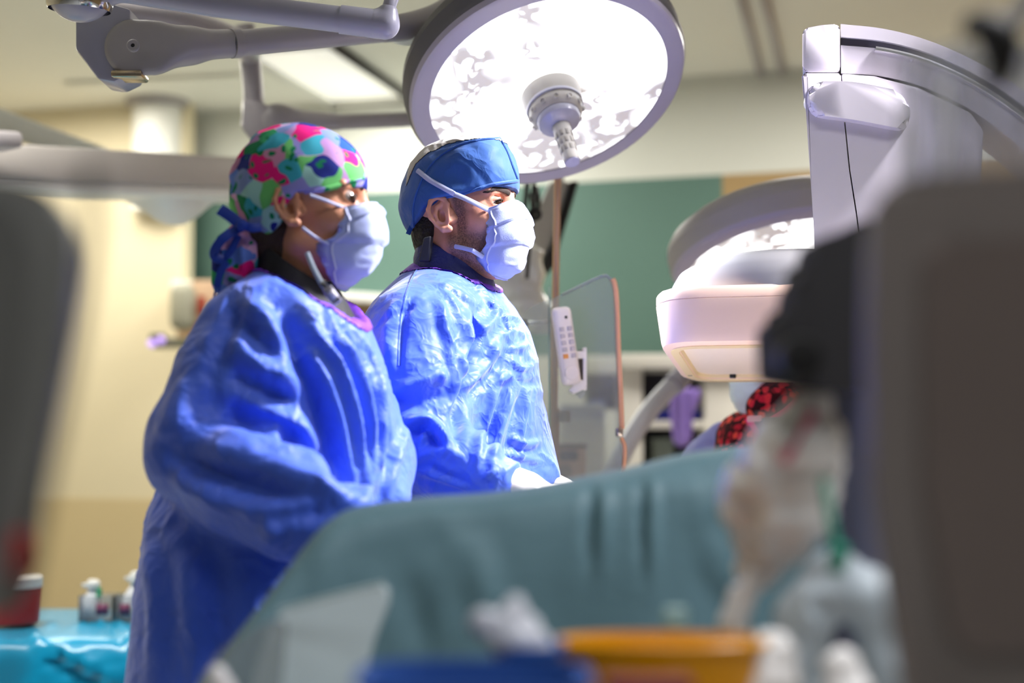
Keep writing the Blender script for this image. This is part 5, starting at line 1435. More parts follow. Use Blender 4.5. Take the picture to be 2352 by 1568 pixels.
def brow(H, t, hs, female):
    for s in (-1, 1):
        raw = [(0.096, s * 0.012, 0.029), (0.092, s * 0.024, 0.033), (0.082, s * 0.040, 0.035), (0.064, s * 0.056, 0.029)]
        S = spline(raw, 6); pts, nr = [], []
        for q in S:
            p, n = hs.near(H.pt(*q))
            out = (p - H.o).normalized()
            if n.dot(out) < 0: n = -n
            pts.append(p); nr.append(n)
        k = len(pts)
        w = [(0.0095 if not female else 0.005) * H.k * (0.55 + 0.45 * math.sin(PI * min(1, 0.25 + 0.75 * i / k))) * (1 if i < k * 0.7 else (k - i) / (k * 0.3) + 0.15) for i in range(k)]
        obj('eyebrow', strip(pts, nr, w, 0.0006, 0.0012), M_brow, t)

def mask_sheet(H, t, mid, side, ys, amp=0.0022, pleats=3, m=None, name='face_mask'):
    """pleated surgical mask: rows run cheek to cheek, from nose bridge to under the chin"""
    nv = 44; nu = 49
    A = spline([(x, z) for x, y, z in mid], 10); B = spline([(x, z) for x, y, z in side], 10)
    yy = spline([(q,) for q in ys], 10)
    V = []
    for j in range(nv):
        v = j / (nv - 1)
        def pick(C):
            f = v * (len(C) - 1); i = min(int(f), len(C) - 2); return C[i] * (1 - (f - i)) + C[i + 1] * (f - i)
        xm, zm = pick(A); xs, zs = pick(B); yw = pick(yy)[0]
        pl = amp * (((v * pleats * 1.25) % 1.0) - 0.5) * (1 if 0.12 < v < 0.92 else 0.2)
        for i in range(nu):
            s = -1 + 2 * i / (nu - 1)
            c = max(0.0, math.cos(s * PI / 2)) ** 0.62
            y = yw * math.sin(s * PI / 2) * (0.96 + 0.04 * abs(s))
            x = xs + (xm - xs) * c; z = zs + (zm - zs) * c ** (1.1 + 1.5 * max(0, 1 - v / 0.3))
            V.append((x + pl * (0.4 + 0.6 * c), y * (1 + pl * 6), z))
    V = np.array(V); N_ = len(V)
    V += 0.0019 * np.stack([ridged(V * np.array([40, 30, 75]), 31), 0.5 * vnoise(V * 60, 32), 0.3 * vnoise(V * 60, 33)], 1)
    W = H.w(V)
    Q = np.array([[j * nu + i, j * nu + i + 1, (j + 1) * nu + i + 1, (j + 1) * nu + i] for j in range(nv - 1) for i in range(nu - 1)])
    W2 = H.w(V - np.array((0.0014, 0, 0)))
    rim = [j * nu for j in range(nv)], [j * nu + nu - 1 for j in range(nv)], list(range(nu)), [(nv - 1) * nu + i for i in range(nu)]
    Qs = [Q, Q[:, ::-1] + N_]
    for r in rim:
        r = np.array(r); Qs.append(np.stack([r[:-1], r[1:], r[1:] + N_, r[:-1] + N_], 1))
    o = from_np(name, np.vstack([W, W2]), np.vstack(Qs), m or M_mask, t)
    sf = Surf(W, Q)
    grid = W.reshape(nv, nu, 3)
    # stitched seams along the four edges
    for nm, pts in (('top_hem', grid[2, 2:-2]), ('side_hem', grid[2:-2, 2]), ('side_hem', grid[2:-2, -3]), ('bottom_hem', grid[-3, 2:-2])):
        nr = [H.X + H.Y * (0.8 * (1 if (Vector(p) - H.o).dot(H.Y) > 0 else -1)) for p in pts]
        obj(nm, strip([Vector(p) for p in pts], nr, 0.0045, 0.0002, 0.0003), M_strap, o)
    return o, sf, grid

def free_strip(pts, nrm, w, th=0.001):
    return strip([Vector(p) for p in pts], [Vector(nrm)] * len(pts), w, 0.0, th)

def drape_strip(sf, pts, w, off=0.002, ctr=None, n=6):
    """ribbon through world points pulled onto a surface"""
    S = spline(pts, n); P_, N_ = [], []
    for q in S:
        p, nn = sf.near(q)
        if ctr is not None and nn.dot(p - ctr) < 0: nn = -nn
        P_.append(p); N_.append(nn)
    return strip(P_, N_, w, off)

def rows_px(rows, bottom=None):
    out = []
    for y, xl, xr, d, b in rows:
        a0, a1 = P(xl, y, d), P(xr, y, d)
        out.append((a0.z, (a0.x + a1.x) / 2, (a0.y + a1.y) / 2, (a1.x - a0.x) / 2, b))
    if bottom:
        z, grow = bottom; l = out[-1]
        out.append((z, l[1], l[2], l[3] + grow, l[4] + grow))
    return out

def ring_frame(front, back, d, half, sag=0.02):
    f_, b_ = P(front[0], front[1], d), P(back[0], back[1], d + 0.03)
    c = (f_ + b_) / 2; ax = (f_ - b_) / 2
    sd = Vector((ax.y, -ax.x, 0)).normalized() * half
    n = ax.cross(sd).normalized()
    if n.z < 0: n = -n
    return c, ax, sd, n, sag

def ring_pts(fr, k=1.0, lift=0.0):
    c, ax, sd, n, sag = fr
    return [c + n * (lift - sag * math.sin(a) ** 2) + (ax * math.cos(a) + sd * math.sin(a)) * k for a in [2 * PI * q / 16 for q in range(16)]]

def neck_cut(g, fr):
    """the space above the neckline: inside the ring's cylinder and over its plane"""
    c, ax, sd, n, sag = fr
    a, b = ax.normalized(), sd.normalized()
    dx, dy, dz = g.x - c.x, g.y - c.y, g.z - c.z
    u = (dx * a.x + dy * a.y + dz * a.z) / ax.length; v = (dx * b.x + dy * b.y + dz * b.z) / sd.length
    h = dx * n.x + dy * n.y + dz * n.z + sag * np.minimum(v * v, 2.0)
    q = (np.sqrt(u * u + v * v) - 1) * min(ax.length, sd.length)
    return np.maximum(np.maximum(q - 0.35 * np.maximum(h, 0), -h), h - 0.25)

def make_gown(t, rows, yaw, sleeves, fold_lines, lo, hi, m, res=0.0062, crumple=0.006, neck=None, seed=1, name='gown', gain=1.05, band=1.13, widen=1.15):
    def f(g):
        v = loft(g, rows, yaw)
        for s in sleeves:
            k = s.get('k', 0.03)
            v = su(v, chain(g, s['pts'], 0.03), k)
        if neck is not None:
            v = ss(v, neck_cut(g, neck), 0.006)
        return v
    V, Q = solid(f, lo, hi, res)
    V = smooth_verts(V, Q, 2)
    N = normals(V, Q); V0 = V.copy()
    # broad slack of the cloth, then sharp creases in two sizes
    warp = 0.9 * np.stack([vnoise(V * 7, seed + 5), vnoise(V * 7, seed + 6), vnoise(V * 7, seed + 7)], 1)
    r1 = ridged(V * np.array([11, 11, 8]) + warp, seed + 1); r2 = ridged(V * np.array([24, 24, 17]) + 1.6 * warp, seed + 2)
    msk = np.clip(0.5 + 0.9 * vnoise(V * 6, seed + 9), 0.1, 1)
    V = V + N * (0.5 * crumple * vnoise(V * np.array([9, 9, 5]), seed) + msk * (crumple * 0.8 * (r1 ** 3) * (r1 > 0) + crumple * 0.42 * (r2 ** 2) * (r2 > 0)))[:, None]
    V = folds(V, Q, [(p, w * widen, a * gain) for p, w, a in fold_lines])
    o = from_np(name, V, Q, m, t)
    if neck is not None:
        c, ax, sd, n, sag = neck
        a, b = np.array(ax.normalized()), np.array(sd.normalized()); D = V0 - np.array(c)
        u = D @ a / ax.length; v = D @ b / sd.length; r = np.sqrt(u * u + v * v); h = D @ np.array(n)
        keep = (r[Q].min(1) < band) & (h[Q].min(1) > -0.10) & (r[Q].min(1) > 0.90) 
        used = np.unique(Q[keep]); rm = -np.ones(len(V), int); rm[used] = np.arange(len(used))
        W = V[used] + 0.0028 * normals(V, Q)[used]
        k = np.minimum(1, band / np.maximum(r[used], 1e-6)) - 1
        W = W + np.outer(k * u[used] * ax.length, a) + np.outer(k * v[used] * sd.length, b)
        from_np('neck_binding', W, rm[Q[keep]], M_purple, o, 'purple neck binding')
    return o, Surf(V, Q)

def collar_ring(t, low, high, m, name='collar', th=0.006, wav=0.0):
    """stand-up collar between two closed rings of world points"""
    n = 48
    def closed(L):
        A = np.array([list(q) for q in L]); k = len(A); out = []
        for i in range(n):
            f = i / n * k; j = int(f); u = f - j
            p0, p1, p2, p3 = A[(j - 1) % k], A[j % k], A[(j + 1) % k], A[(j + 2) % k]
            out.append(0.5 * ((2 * p1) + (-p0 + p2) * u + (2 * p0 - 5 * p1 + 4 * p2 - p3) * u * u + (-p0 + 3 * p1 - 3 * p2 + p3) * u ** 3))
        return np.array(out)
    a, b = closed(low), closed(high)
    c = (a.mean(0) + b.mean(0)) / 2
    R = []
    for f, off in ((0, 0), (0.33, 0.004), (0.66, 0.003), (0.97, 0), (1.0, -th * 0.5), (0.95, -th), (0, -th)):
        p = a * (1 - f) + b * f
        d = p - c; d[:, 2] = 0; d /= np.linalg.norm(d, axis=1)[:, None] + 1e-9
        R.append(p + d * off)
    bm = bmesh.new(); RR = [[bm.verts.new(tuple(p)) for p in r] for r in R]
    for x, y in zip(RR, RR[1:]):
        for i in range(n): bm.faces.new((x[i], x[(i + 1) % n], y[(i + 1) % n], y[i]))
    return obj(name, bm, m, t)

M_skin_m = skin_material('skin_olive', 'd8a28a', 'c98a74', '2b211f')
M_skin_w = skin_material('skin_tan', 'cb9374', 'bd7f62')
M_gown = gown_material('royal_blue_gown', '4466d6', 0.55)
M_cap = gown_material('blue_cap_fabric', '2a58a0', 0.35, 0.65)

# ================================================================== the man
HM = Head(1064, 502, 2.45, math.radians(-21), math.radians(5), 0.97)
mh1 = P(1050, 1300, 2.40); mh2 = P(1055, 1300, 2.60)
def leg(h, dx, dy):
    return (h, Vector((h.x + dx * 0.5 + 0.02, h.y + dy, 0.48)), Vector((h.x + dx, h.y + dy, 0.0)))
m_arms = [(P(962, 745, 2.31), P(965, 1015, 2.25), P(1128, 1099, 2.17)), (P(1085, 735, 2.62), P(1165, 970, 2.62), P(1235, 1105, 2.47))]
man, man_s, _ = person(HM, 'man in blue surgical cap, tied face mask and royal blue gown, looking right', False, M_skin_m, (-1, 1), [leg(mh1, 0.0, -0.01), leg(mh2, 0.04, 0.01)], m_arms, beard=True)
brow(HM, man, man_s, False)

def zcut(g, tab):
    T = np.array(sorted(tab)); return np.interp(g.x.ravel(), T[:, 0], T[:, 1]).astype(np.float32)[:, None, None]
def local_tab(H, pix, yy):
    return [H.plane(a, b, yy) for a, b in pix]

mcut = local_tab(HM, [(1192, 416), (1130, 425), (1062, 446), (1010, 458), (985, 478), (958, 508), (935, 530)], -0.066)
def mcap(g):
    v = ell(g, (-0.006, 0, 0.050), (0.104, 0.084, 0.096))
    v = su(v, ell(g, (0.048, 0, 0.082), (0.062, 0.068, 0.062)), 0.035)
    v = su(v, ell(g, (-0.022, 0, 0.020), (0.087, 0.078, 0.075)), 0.03)
    fr = (g.x - 0.1085) + 0.32 * (g.z - 0.06)                    # flat front panel leaning back
    v = -su(-v, -fr, 0.02)
    return -su(-v, -(zcut(g, mcut) - g.z), 0.004)
V, Q = solid(mcap, (-0.15, -0.11, -0.06), (0.14, 0.11, 0.17), 0.0026)
V = smooth_verts(V, Q, 1)
N = normals(V, Q)
V = V + N * (0.0022 * vnoise(V * 34, 2) + 0.0016 * ridged(V * np.array([30, 30, 60]), 4) * np.clip((V[:, 2] - 0.07) / 0.05, 0, 1))[:, None]
Wc = H_ = HM.w(V)
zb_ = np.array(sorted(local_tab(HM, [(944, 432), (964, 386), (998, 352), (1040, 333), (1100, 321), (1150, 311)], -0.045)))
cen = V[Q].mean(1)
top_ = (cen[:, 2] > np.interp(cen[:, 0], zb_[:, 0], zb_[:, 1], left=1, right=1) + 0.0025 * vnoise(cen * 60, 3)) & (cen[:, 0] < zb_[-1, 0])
M_crown = gown_material('lit_cap_crown', 'b9b4ae', 0.5, 0.7)  # light caught by the thin crown is put into this pale colour
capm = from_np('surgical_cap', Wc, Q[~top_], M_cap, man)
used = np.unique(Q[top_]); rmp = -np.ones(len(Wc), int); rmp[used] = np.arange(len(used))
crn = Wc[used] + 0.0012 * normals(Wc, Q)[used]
from_np('crown', crn, rmp[Q[top_]], M_crown, capm, 'gathered crown of the cap with caught light painted in')
cs_ = Surf(Wc, Q)
# seam welts, the rolled brow edge and the crown gather
for nm, pix, w, mm in (('brow_edge', [(1190, 415), (1130, 424), (1062, 445), (1012, 456), (988, 474)], 0.006, M_cap), ('seam', [(1146, 316), (1165, 350), (1178, 385), (1188, 412)], 0.004, M_cap),
                       ('seam', [(950, 520), (952, 460), (985, 385), (1040, 340), (1100, 322), (1144, 318)], 0.004, M_cap)):
    obj(nm, surf_strip(cs_, pix, w, 0.0012), mm, capm)
bk = HM.pt(-0.112, -0.012, 0.0)
tie0 = Vector(P(955, 512, 2.44))
obj('tie', free_strip([P(957, 505, 2.44), P(948, 515, 2.43), P(941, 528, 2.43), P(937, 538, 2.43)], (0.2, -1, 0), 0.008), M_cap, capm)
obj('tie', free_strip([P(956, 508, 2.44), P(944, 490, 2.44), P(934, 474, 2.44), P(938, 462, 2.45), P(948, 458, 2.45)], (0.2, -1, 0), 0.009), M_cap, capm)
obj('mask_tie', free_strip([P(948, 420, 2.44), P(938, 432, 2.44), P(934, 446, 2.44)], (0.2, -1, 0), 0.008), M_strap, capm)

# hair below the cap: sideburn and nape
def mhair(g):
    v = cone(g, (0.020, -0.063, 0.038), (0.024, -0.057, -0.006), 0.010, 0.0055)
    v = np.minimum(v, cone(g, (0.020, 0.063, 0.038), (0.024, 0.057, -0.006), 0.010, 0.0055))
    nape = ss(ell(g, (-0.046, 0, -0.018), (0.050, 0.064, 0.068)), ell(g, (0.005, 0, -0.050), (0.045, 0.12, 0.07)), 0.012)
    return np.minimum(v, nape)
V, Q = solid(mhair, (-0.13, -0.1, -0.11), (0.06, 0.1, 0.07), 0.0028)
N = normals(V, Q); V = V + N * (0.0012 * vnoise(V * np.array([260, 260, 70]), 7))[:, None]
from_np('hair', HM.w(V), Q, M_hair, man)

mid = HM.pix([(1192, 460, 0), (1208, 482, 0), (1216, 505, 0), (1219, 535, 0), (1209, 572, 0), (1198, 608, 0), (1174, 633, 0), (1148, 642, 0)])
sid = HM.pix([(1106, 479, -0.062), (1113, 505, -0.064), (1118, 530, -0.065), (1117, 555, -0.064), (1104, 577, -0.062), (1093, 592, -0.058), (1112, 615, -0.045), (1138, 636, -0.025)])
mk, mks, mgrid = mask_sheet(HM, man, mid, sid, [0.058, 0.062, 0.064, 0.063, 0.060, 0.056, 0.044, 0.025], amp=0.0065)
# ties: one over the ear and round the cap, one under the jaw
obj('tie', surf_strip(cs_, [(960, 392), (985, 412), (1010, 427), (1040, 443), (1056, 452), (1062, 455)], 0.0085, 0.0022), M_strap, mk)
q0 = cs_.at(1044, 446)[0] or P(1044, 446, 2.36)
q1 = Vector(mgrid[1, 1])
obj('tie', free_strip([q0 + Vector((0, -0.0035, 0)), q0.lerp(q1, 0.12) + Vector((0, -0.006, 0)), q0.lerp(q1, 0.35) + Vector((0, -0.010, 0)), q0.lerp(q1, 0.7) + Vector((0, -0.008, 0)), q1 + Vector((0, -0.002, 0))], (0.1, -1, 0.1), 0.0085), M_strap, mk)
obj('tie', free_strip([Vector(mgrid[30, 1]) + Vector((0, -0.002, 0)), P(1085, 575, 2.36), P(1062, 569, 2.37), P(1046, 566, 2.38), P(1015, 560, 2.40)], (0, -1, -0.2), 0.0075), M_strap, mk)

# lead collar
def ringpts(front, back, d, half, tilt=0.0):
    """closed ring round the neck from its front and back pixels in the mid plane"""
    f_, b_ = P(front[0], front[1], d + 0.0), P(back[0], back[1], d + 0.03)
    c = (f_ + b_) / 2; ax = (f_ - b_) / 2; sd = Vector((ax.y, -ax.x, 0)).normalized() * half
    return [c + ax * math.cos(a) + sd * math.sin(a) for a in [2 * PI * k / 12 for k in range(12)]]
NM = ring_frame((1138, 662), (952, 600), 2.44, 0.086)
collar_ring(man, [p - Vector((0, 0, 0.012)) for p in ring_pts(NM, 0.97)], ringpts((1128, 632), (968, 542), 2.44, 0.068), M_navy_lead, 'lead_collar')
obj('collar_flap', prism([P(x, y, 2.372) for x, y in ((960, 600), (972, 545), (990, 541), (984, 600))], (0.004, 0.012, 0), 0.002, 1), mat('charcoal_edge', '23262f', 0.6), man)

m_rows = rows_px([(592, 975, 1100, 2.46, 0.05), (612, 950, 1128, 2.46, 0.075), (640, 918, 1140, 2.46, 0.105), (668, 892, 1150, 2.47, 0.135), (705, 862, 1178, 2.48, 0.18), (760, 845, 1212, 2.48, 0.205), (830, 838, 1234, 2.48, 0.20), (950, 838, 1248, 2.48, 0.195), (1060, 838, 1256, 2.48, 0.195), (1110, 838, 1262, 2.48, 0.20), (1400, 825, 1260, 2.48, 0.215)], (0.38, 0.05))
m_sl = [{'k': 0.05, 'pts': [(P(985, 735, 2.34), 0.058), (P(948, 775, 2.30), 0.074), (P(946, 880, 2.27), 0.080), (P(962, 985, 2.25), 0.072), (P(975, 1035, 2.24), 0.064)]},
        {'k': 0.025, 'pts': [(P(965, 1020, 2.24), 0.066), (P(1040, 1066, 2.20), 0.056), (P(1118, 1096, 2.17), 0.040), (P(1136, 1102, 2.165), 0.033)]},
        {'k': 0.05, 'pts': [(P(1085, 735, 2.60), 0.07), (P(1150, 960, 2.60), 0.065), (P(1225, 1100, 2.46), 0.042)]}]
mf = [
    # the deep valley between sleeve and chest, with the lit ridge beside it
    ([(1098, 715), (1088, 785), (1070, 860), (1056, 930), (1046, 1000)], 0.014, -0.020), ([(1078, 720), (1066, 790), (1050, 860), (1042, 940)], 0.012, 0.009),
    ([(1010, 690), (1022, 760), (1040, 852)], 0.010, 0.009), ([(1030, 770), (1050, 830), (1062, 880)], 0.008, 0.008),
    ([(1150, 780), (1120, 830), (1080, 870), (1060, 890)], 0.010, 0.010), ([(1170, 800), (1130, 870), (1070, 920)], 0.012, -0.010),
    ([(905, 900), (960, 880), (1000, 862), (1030, 870)], 0.012, 0.010), ([(900, 930), (960, 925), (1030, 905)], 0.012, -0.009),
    ([(925, 975), (975, 962), (1010, 990), (1036, 1024)], 0.009, 0.014), ([(930, 1000), (980, 985), (1005, 1020)], 0.010, -0.012),
    ([(962, 1030), (985, 985), (1015, 1005), (1036, 1018)], 0.007, 0.009), ([(940, 1060), (1010, 1035), (1060, 1050)], 0.010, 0.008),
    ([(960, 1080), (1040, 1105), (1080, 1120)], 0.007, 0.008), ([(985, 1068), (1030, 1092), (1085, 1116)], 0.006, -0.006),
    ([(1000, 650), (1040, 665), (1075, 690), (1100, 720)], 0.009, 0.006), ([(950, 670), (930, 720), (920, 800), (915, 860)], 0.006, -0.005),
    ([(905, 700), (890, 760), (895, 830)], 0.012, 0.008), ([(870, 745), (915, 720), (960, 690)], 0.010, -0.006), ([(1020, 660), (1060, 740), (1075, 800)], 0.010, 0.006),
    # pleats and crumples of the chest
    ([(1120, 690), (1150, 720), (1178, 770)], 0.007, 0.007), ([(1135, 700), (1165, 730), (1185, 760)], 0.006, -0.006), ([(1145, 735), (1170, 728), (1195, 735)], 0.005, 0.005), ([(1150, 770), (1185, 762), (1205, 770)], 0.005, 0.005),
    ([(1160, 800), (1190, 800), (1215, 790)], 0.006, 0.006), ([(1175, 830), (1200, 845), (1225, 840)], 0.006, 0.006), ([(1180, 860), (1205, 880), (1230, 875)], 0.006, -0.005),
    ([(1140, 900), (1120, 960), (1095, 1040)], 0.010, 0.008), ([(1180, 890), (1150, 980), (1130, 1060)], 0.010, 0.008), ([(1160, 890), (1132, 970), (1112, 1050)], 0.009, -0.008), ([(1215, 900), (1200, 980), (1190, 1070)], 0.008, 0.007),
    ([(1200, 900), (1176, 980), (1160, 1060)], 0.008, -0.007), ([(1170, 1000), (1205, 1020), (1240, 1015)], 0.007, 0.007), ([(1160, 1040), (1200, 1050), (1245, 1060)], 0.007, 0.006), ([(1090, 920), (1130, 880), (1175, 860)], 0.009, 0.007),
    ([(1120, 1010), (1090, 1070)], 0.007, 0.006), ([(1100, 760), (1130, 740), (1150, 700)], 0.008, 0.006), ([(1110, 1100), (1130, 1085), (1138, 1070)], 0.005, 0.006)]
gm, gms = make_gown(man, m_rows, math.radians(-13), m_sl, mf, Vector((-0.42, 2.06, 0.36)), Vector((0.20, 2.80, 1.60)), M_gown, 0.0050, 0.0056, NM, seed=3)
obj('seam', surf_strip(gms, [(962, 612), (942, 650), (925, 710), (917, 780), (915, 840)], 0.004, 0.0008, th=0.0008), M_gown, gm)
obj('cuff', tube([P(1116, 1094, 2.168), P(1134, 1102, 2.165), P(1150, 1107, 2.163)], [0.036, 0.034, 0.031], seg=28), mat('white_knit_cuff', 'e6e6f0', 0.8, bump=0.4, bscale=260), gm, 'white knitted cuff')
glove('glove', man, P(1150, 1107, 2.163), (1, 0.15, -0.25), (0, -0.3, 1), 1)
glove('glove', man, P(1240, 1112, 2.46), (0.8, -0.4, -0.3), (0, -0.3, 1), -1)

# ================================================================== the woman
KD[0] = 0.925                                # she stands a little nearer
HW = Head(704, 486, 2.18, math.radians(-6), math.radians(2), 0.879)
wh1 = P(640, 1330, 2.12); wh2 = P(650, 1330, 2.33)
w_arms = [(P(585, 745, 2.11), P(440, 1050, 2.04), P(785, 1203, 1.935)), (P(745, 730, 2.40), P(825, 970, 2.31), P(880, 1150, 2.16))]
woman, wom_s, _ = person(HW, 'woman in flowered surgical cap, ear-loop mask and royal blue gown, facing right', True, M_skin_w, (-1, 1), [leg(wh1, 0.0, -0.01), leg(wh2, 0.05, 0.01)], w_arms)
brow(HW, woman, wom_s, True)
wcut = local_tab(HW, [(868, 400), (800, 427), (744, 442), (690, 444), (664, 470), (650, 505), (615, 545), (575, 570), (540, 575)], -0.062)
def wcap(g):
    v = ell(g, (-0.010, 0, 0.046), (0.110, 0.086, 0.098))
    v = su(v, ell(g, (-0.036, 0, 0.010), (0.074, 0.074, 0.086)), 0.035)
    return -su(-v, -(zcut(g, wcut) - g.z), 0.004)
V, Q = solid(wcap, (-0.15, -0.11, -0.12), (0.14, 0.11, 0.17), 0.0028)
V = smooth_verts(V, Q, 1); N = normals(V, Q)
V = V + N * (0.0022 * vnoise(V * 30, 12) + 0.0035 * np.clip((-0.02 - V[:, 0]) / 0.05, 0, 1) * ridged(V * np.array([22, 38, 30]), 14))[:, None]
M_flor = floral('flowered_cotton', ['e0187c', '2f9a64', '7d8fc4', '2557b4', '67b86a', 'b48ac2', '3aa0b8', 'e81a80', '0f7a4e', 'c58ab0', '5f7fd0', '9ac9c4', '8a86c8', '1b2a80'], 34, dots='0f7a50', dscale=95, bg=('d9a9cf', 0.80))
Ww = HW.w(V)
capw = from_np('scrub_cap', Ww, Q, M_flor, woman)
wc_s = Surf(Ww, Q)
obj('brow_edge', surf_strip(wc_s, [(864, 398), (800, 418), (744, 435), (700, 441)], 0.007, 0.0012), M_flor, capw)
def pouch(g):
    v = chain(g, [(P(590, 528, 2.17), 0.022), (P(556, 580, 2.16), 0.032), (P(540, 625, 2.16), 0.026), (P(520, 650, 2.16), 0.014)], 0.02)
    return v
V, Q = solid(pouch, P(480, 680, 2.08) - Vector((0.02, 0.02, 0.02)), P(640, 490, 2.24) + Vector((0.02, 0.02, 0.02)), 0.003)
N = normals(V, Q); V = V + N * (0.004 * ridged(V * np.array([55, 55, 18]), 16))[:, None]
from_np('ponytail_pouch', V, Q, M_flor, capw)
M_rib = mat('royal_ribbon', '1a3aa0', 0.45, var=0.06)
def rib(pts, w=0.0125, n=(0.15, -1, 0.1)): obj('ribbon', free_strip(spline([P(x, y, d) for x, y, d in pts], 6), n, w), M_rib, capw)
rib([(600, 520, 2.11), (575, 522, 2.105), (545, 510, 2.11)]); rib([(548, 512, 2.11), (528, 496, 2.11), (504, 480, 2.11)], 0.016)
rib([(552, 522, 2.11), (515, 545, 2.10), (494, 572, 2.10), (494, 590, 2.105), (512, 596, 2.11)], 0.013); rib([(512, 596, 2.115), (530, 575, 2.115), (548, 540, 2.115)], 0.010)
rib([(520, 600, 2.10), (505, 630, 2.10), (498, 660, 2.10)], 0.010); rib([(497, 655, 2.10), (490, 690, 2.10), (486, 700, 2.10)], 0.003); rib([(504, 655, 2.10), (502, 680, 2.10)], 0.003)
obj('knot', lathe(P(556, 517, 2.105), (0.1, -1, 0), [(0, 0.010), (0.007, 0.007), (0.009, 0), (0.007, -0.006), (0, -0.006)], seg=14), M_rib, capw)

def whair(g):
    nape = ss(ell(g, (-0.048, 0, -0.030), (0.060, 0.064, 0.085)), ell(g, (0.034, 0, -0.050), (0.040, 0.12, 0.09)), 0.012)
    side = cone(g, (0.030, -0.061, 0.042), (0.040, -0.057, 0.014), 0.010, 0.006)
    return np.minimum(nape, np.minimum(side, cone(g, (0.030, 0.061, 0.042), (0.040, 0.057, 0.014), 0.010, 0.006)))
V, Q = solid(whair, (-0.13, -0.1, -0.14), (0.07, 0.1, 0.08), 0.003)
N = normals(V, Q); V = V + N * (0.0018 * vnoise(V * np.array([200, 200, 50]), 17))[:, None]
from_np('hair', HW.w(V), Q, M_hairb, woman)
mid = HW.pix([(860, 468, 0), (876, 474, 0), (882, 490, 0), (888, 530, 0), (880, 575, 0), (858, 612, 0), (822, 645, 0), (780, 664, 0)])
sid = HW.pix([(770, 474, -0.058), (772, 488, -0.060), (776, 520, -0.062), (768, 543, -0.062), (724, 562, -0.060), (736, 596, -0.056), (756, 634, -0.046), (776, 662, -0.03)])
mkw, mkws, wgrid = mask_sheet(HW, woman, mid, sid, [0.054, 0.058, 0.060, 0.060, 0.058, 0.054, 0.044, 0.028], amp=0.0055, pleats=3)
def cord(a, b, bulge):
    m_ = (a + b) / 2 + bulge
    return tube([a, m_, b], 0.0022, seg=8)
obj('ear_loop', cord(Vector(wgrid[1, 1]), P(712, 448, 2.095), Vector((0, -0.006, 0.0))), M_strap, mkw)
obj('ear_loop', cord(Vector(wgrid[24, 1]), P(694, 522, 2.098), Vector((0, -0.004, -0.002))), M_strap, mkw)

NW = ring_frame((826, 742), (606, 620), 2.17, 0.088)
collar_ring(woman, [p - Vector((0, 0, 0.012)) for p in ring_pts(NW, 0.97)], ringpts((770, 662), (606, 548), 2.17, 0.070), mat('black_lead_collar', '07080f', 0.7, bump=0.2, bscale=120), 'lead_collar')
obj('lanyard', free_strip(spline([P(705, 580, 2.075), P(722, 620, 2.065), P(745, 660, 2.06), P(772, 692, 2.065)], 6), (0.1, -1, 0.1), 0.007), mat('pale_lanyard', '95a2b4', 0.5), woman)
bgp = P(763, 678, 2.055)
bd_ = obj('badge', box(bgp, 0.014, 0.006, 0.026, (Vector((0.8, 0, 0.6)), Vector((0, 1, 0)), Vector((-0.6, 0, 0.8))), 0.002), mat('badge_silver', 'b9b6c6', 0.2, metal=0.6), woman)
obj('badge_window', box(bgp + Vector((0.002, -0.004, 0.001)), 0.009, 0.002, 0.012, (Vector((0.8, 0, 0.6)), Vector((0, 1, 0)), Vector((-0.6, 0, 0.8)))), mat('badge_white', 'f0ecff', 0.2), bd_)
obj('badge_clip', box(P(745, 655, 2.057), 0.008, 0.005, 0.012, (Vector((0.8, 0, 0.6)), Vector((0, 1, 0)), Vector((-0.6, 0, 0.8))), 0.001), M_chrome, bd_)

w_rows = rows_px([(606, 600, 730, 2.19, 0.045), (632, 584, 770, 2.19, 0.075), (660, 562, 800, 2.20, 0.100), (695, 545, 822, 2.21, 0.135), (740, 530, 838, 2.20, 0.155), (800, 505, 862, 2.19, 0.165), (880, 470, 888, 2.18, 0.165), (960, 435, 905, 2.18, 0.165), (1040, 400, 912, 2.18, 0.165), (1120, 372, 905, 2.18, 0.17), (1200, 345, 885, 2.18, 0.175), (1350, 322, 860, 2.18, 0.19), (1568, 300, 850, 2.18, 0.21)], (0.38, 0.06))
w_sl = [{'k': 0.05, 'pts': [(P(640, 725, 2.14), 0.0451), (P(584, 762, 2.10), 0.0577), (P(520, 880, 2.06), 0.0631), (P(450, 1010, 2.03), 0.0613), (P(428, 1062, 2.02), 0.0497)]},
        {'k': 0.02, 'pts': [(P(436, 1050, 2.02), 0.0523), (P(560, 1105, 1.98), 0.0667), (P(680, 1165, 1.95), 0.0631), (P(790, 1205, 1.93), 0.0433)]},
        {'k': 0.04, 'pts': [(P(725, 735, 2.36), 0.0541), (P(822, 960, 2.31), 0.0523), (P(866, 1060, 2.23), 0.0469), (P(880, 1166, 2.14), 0.0361)]}]
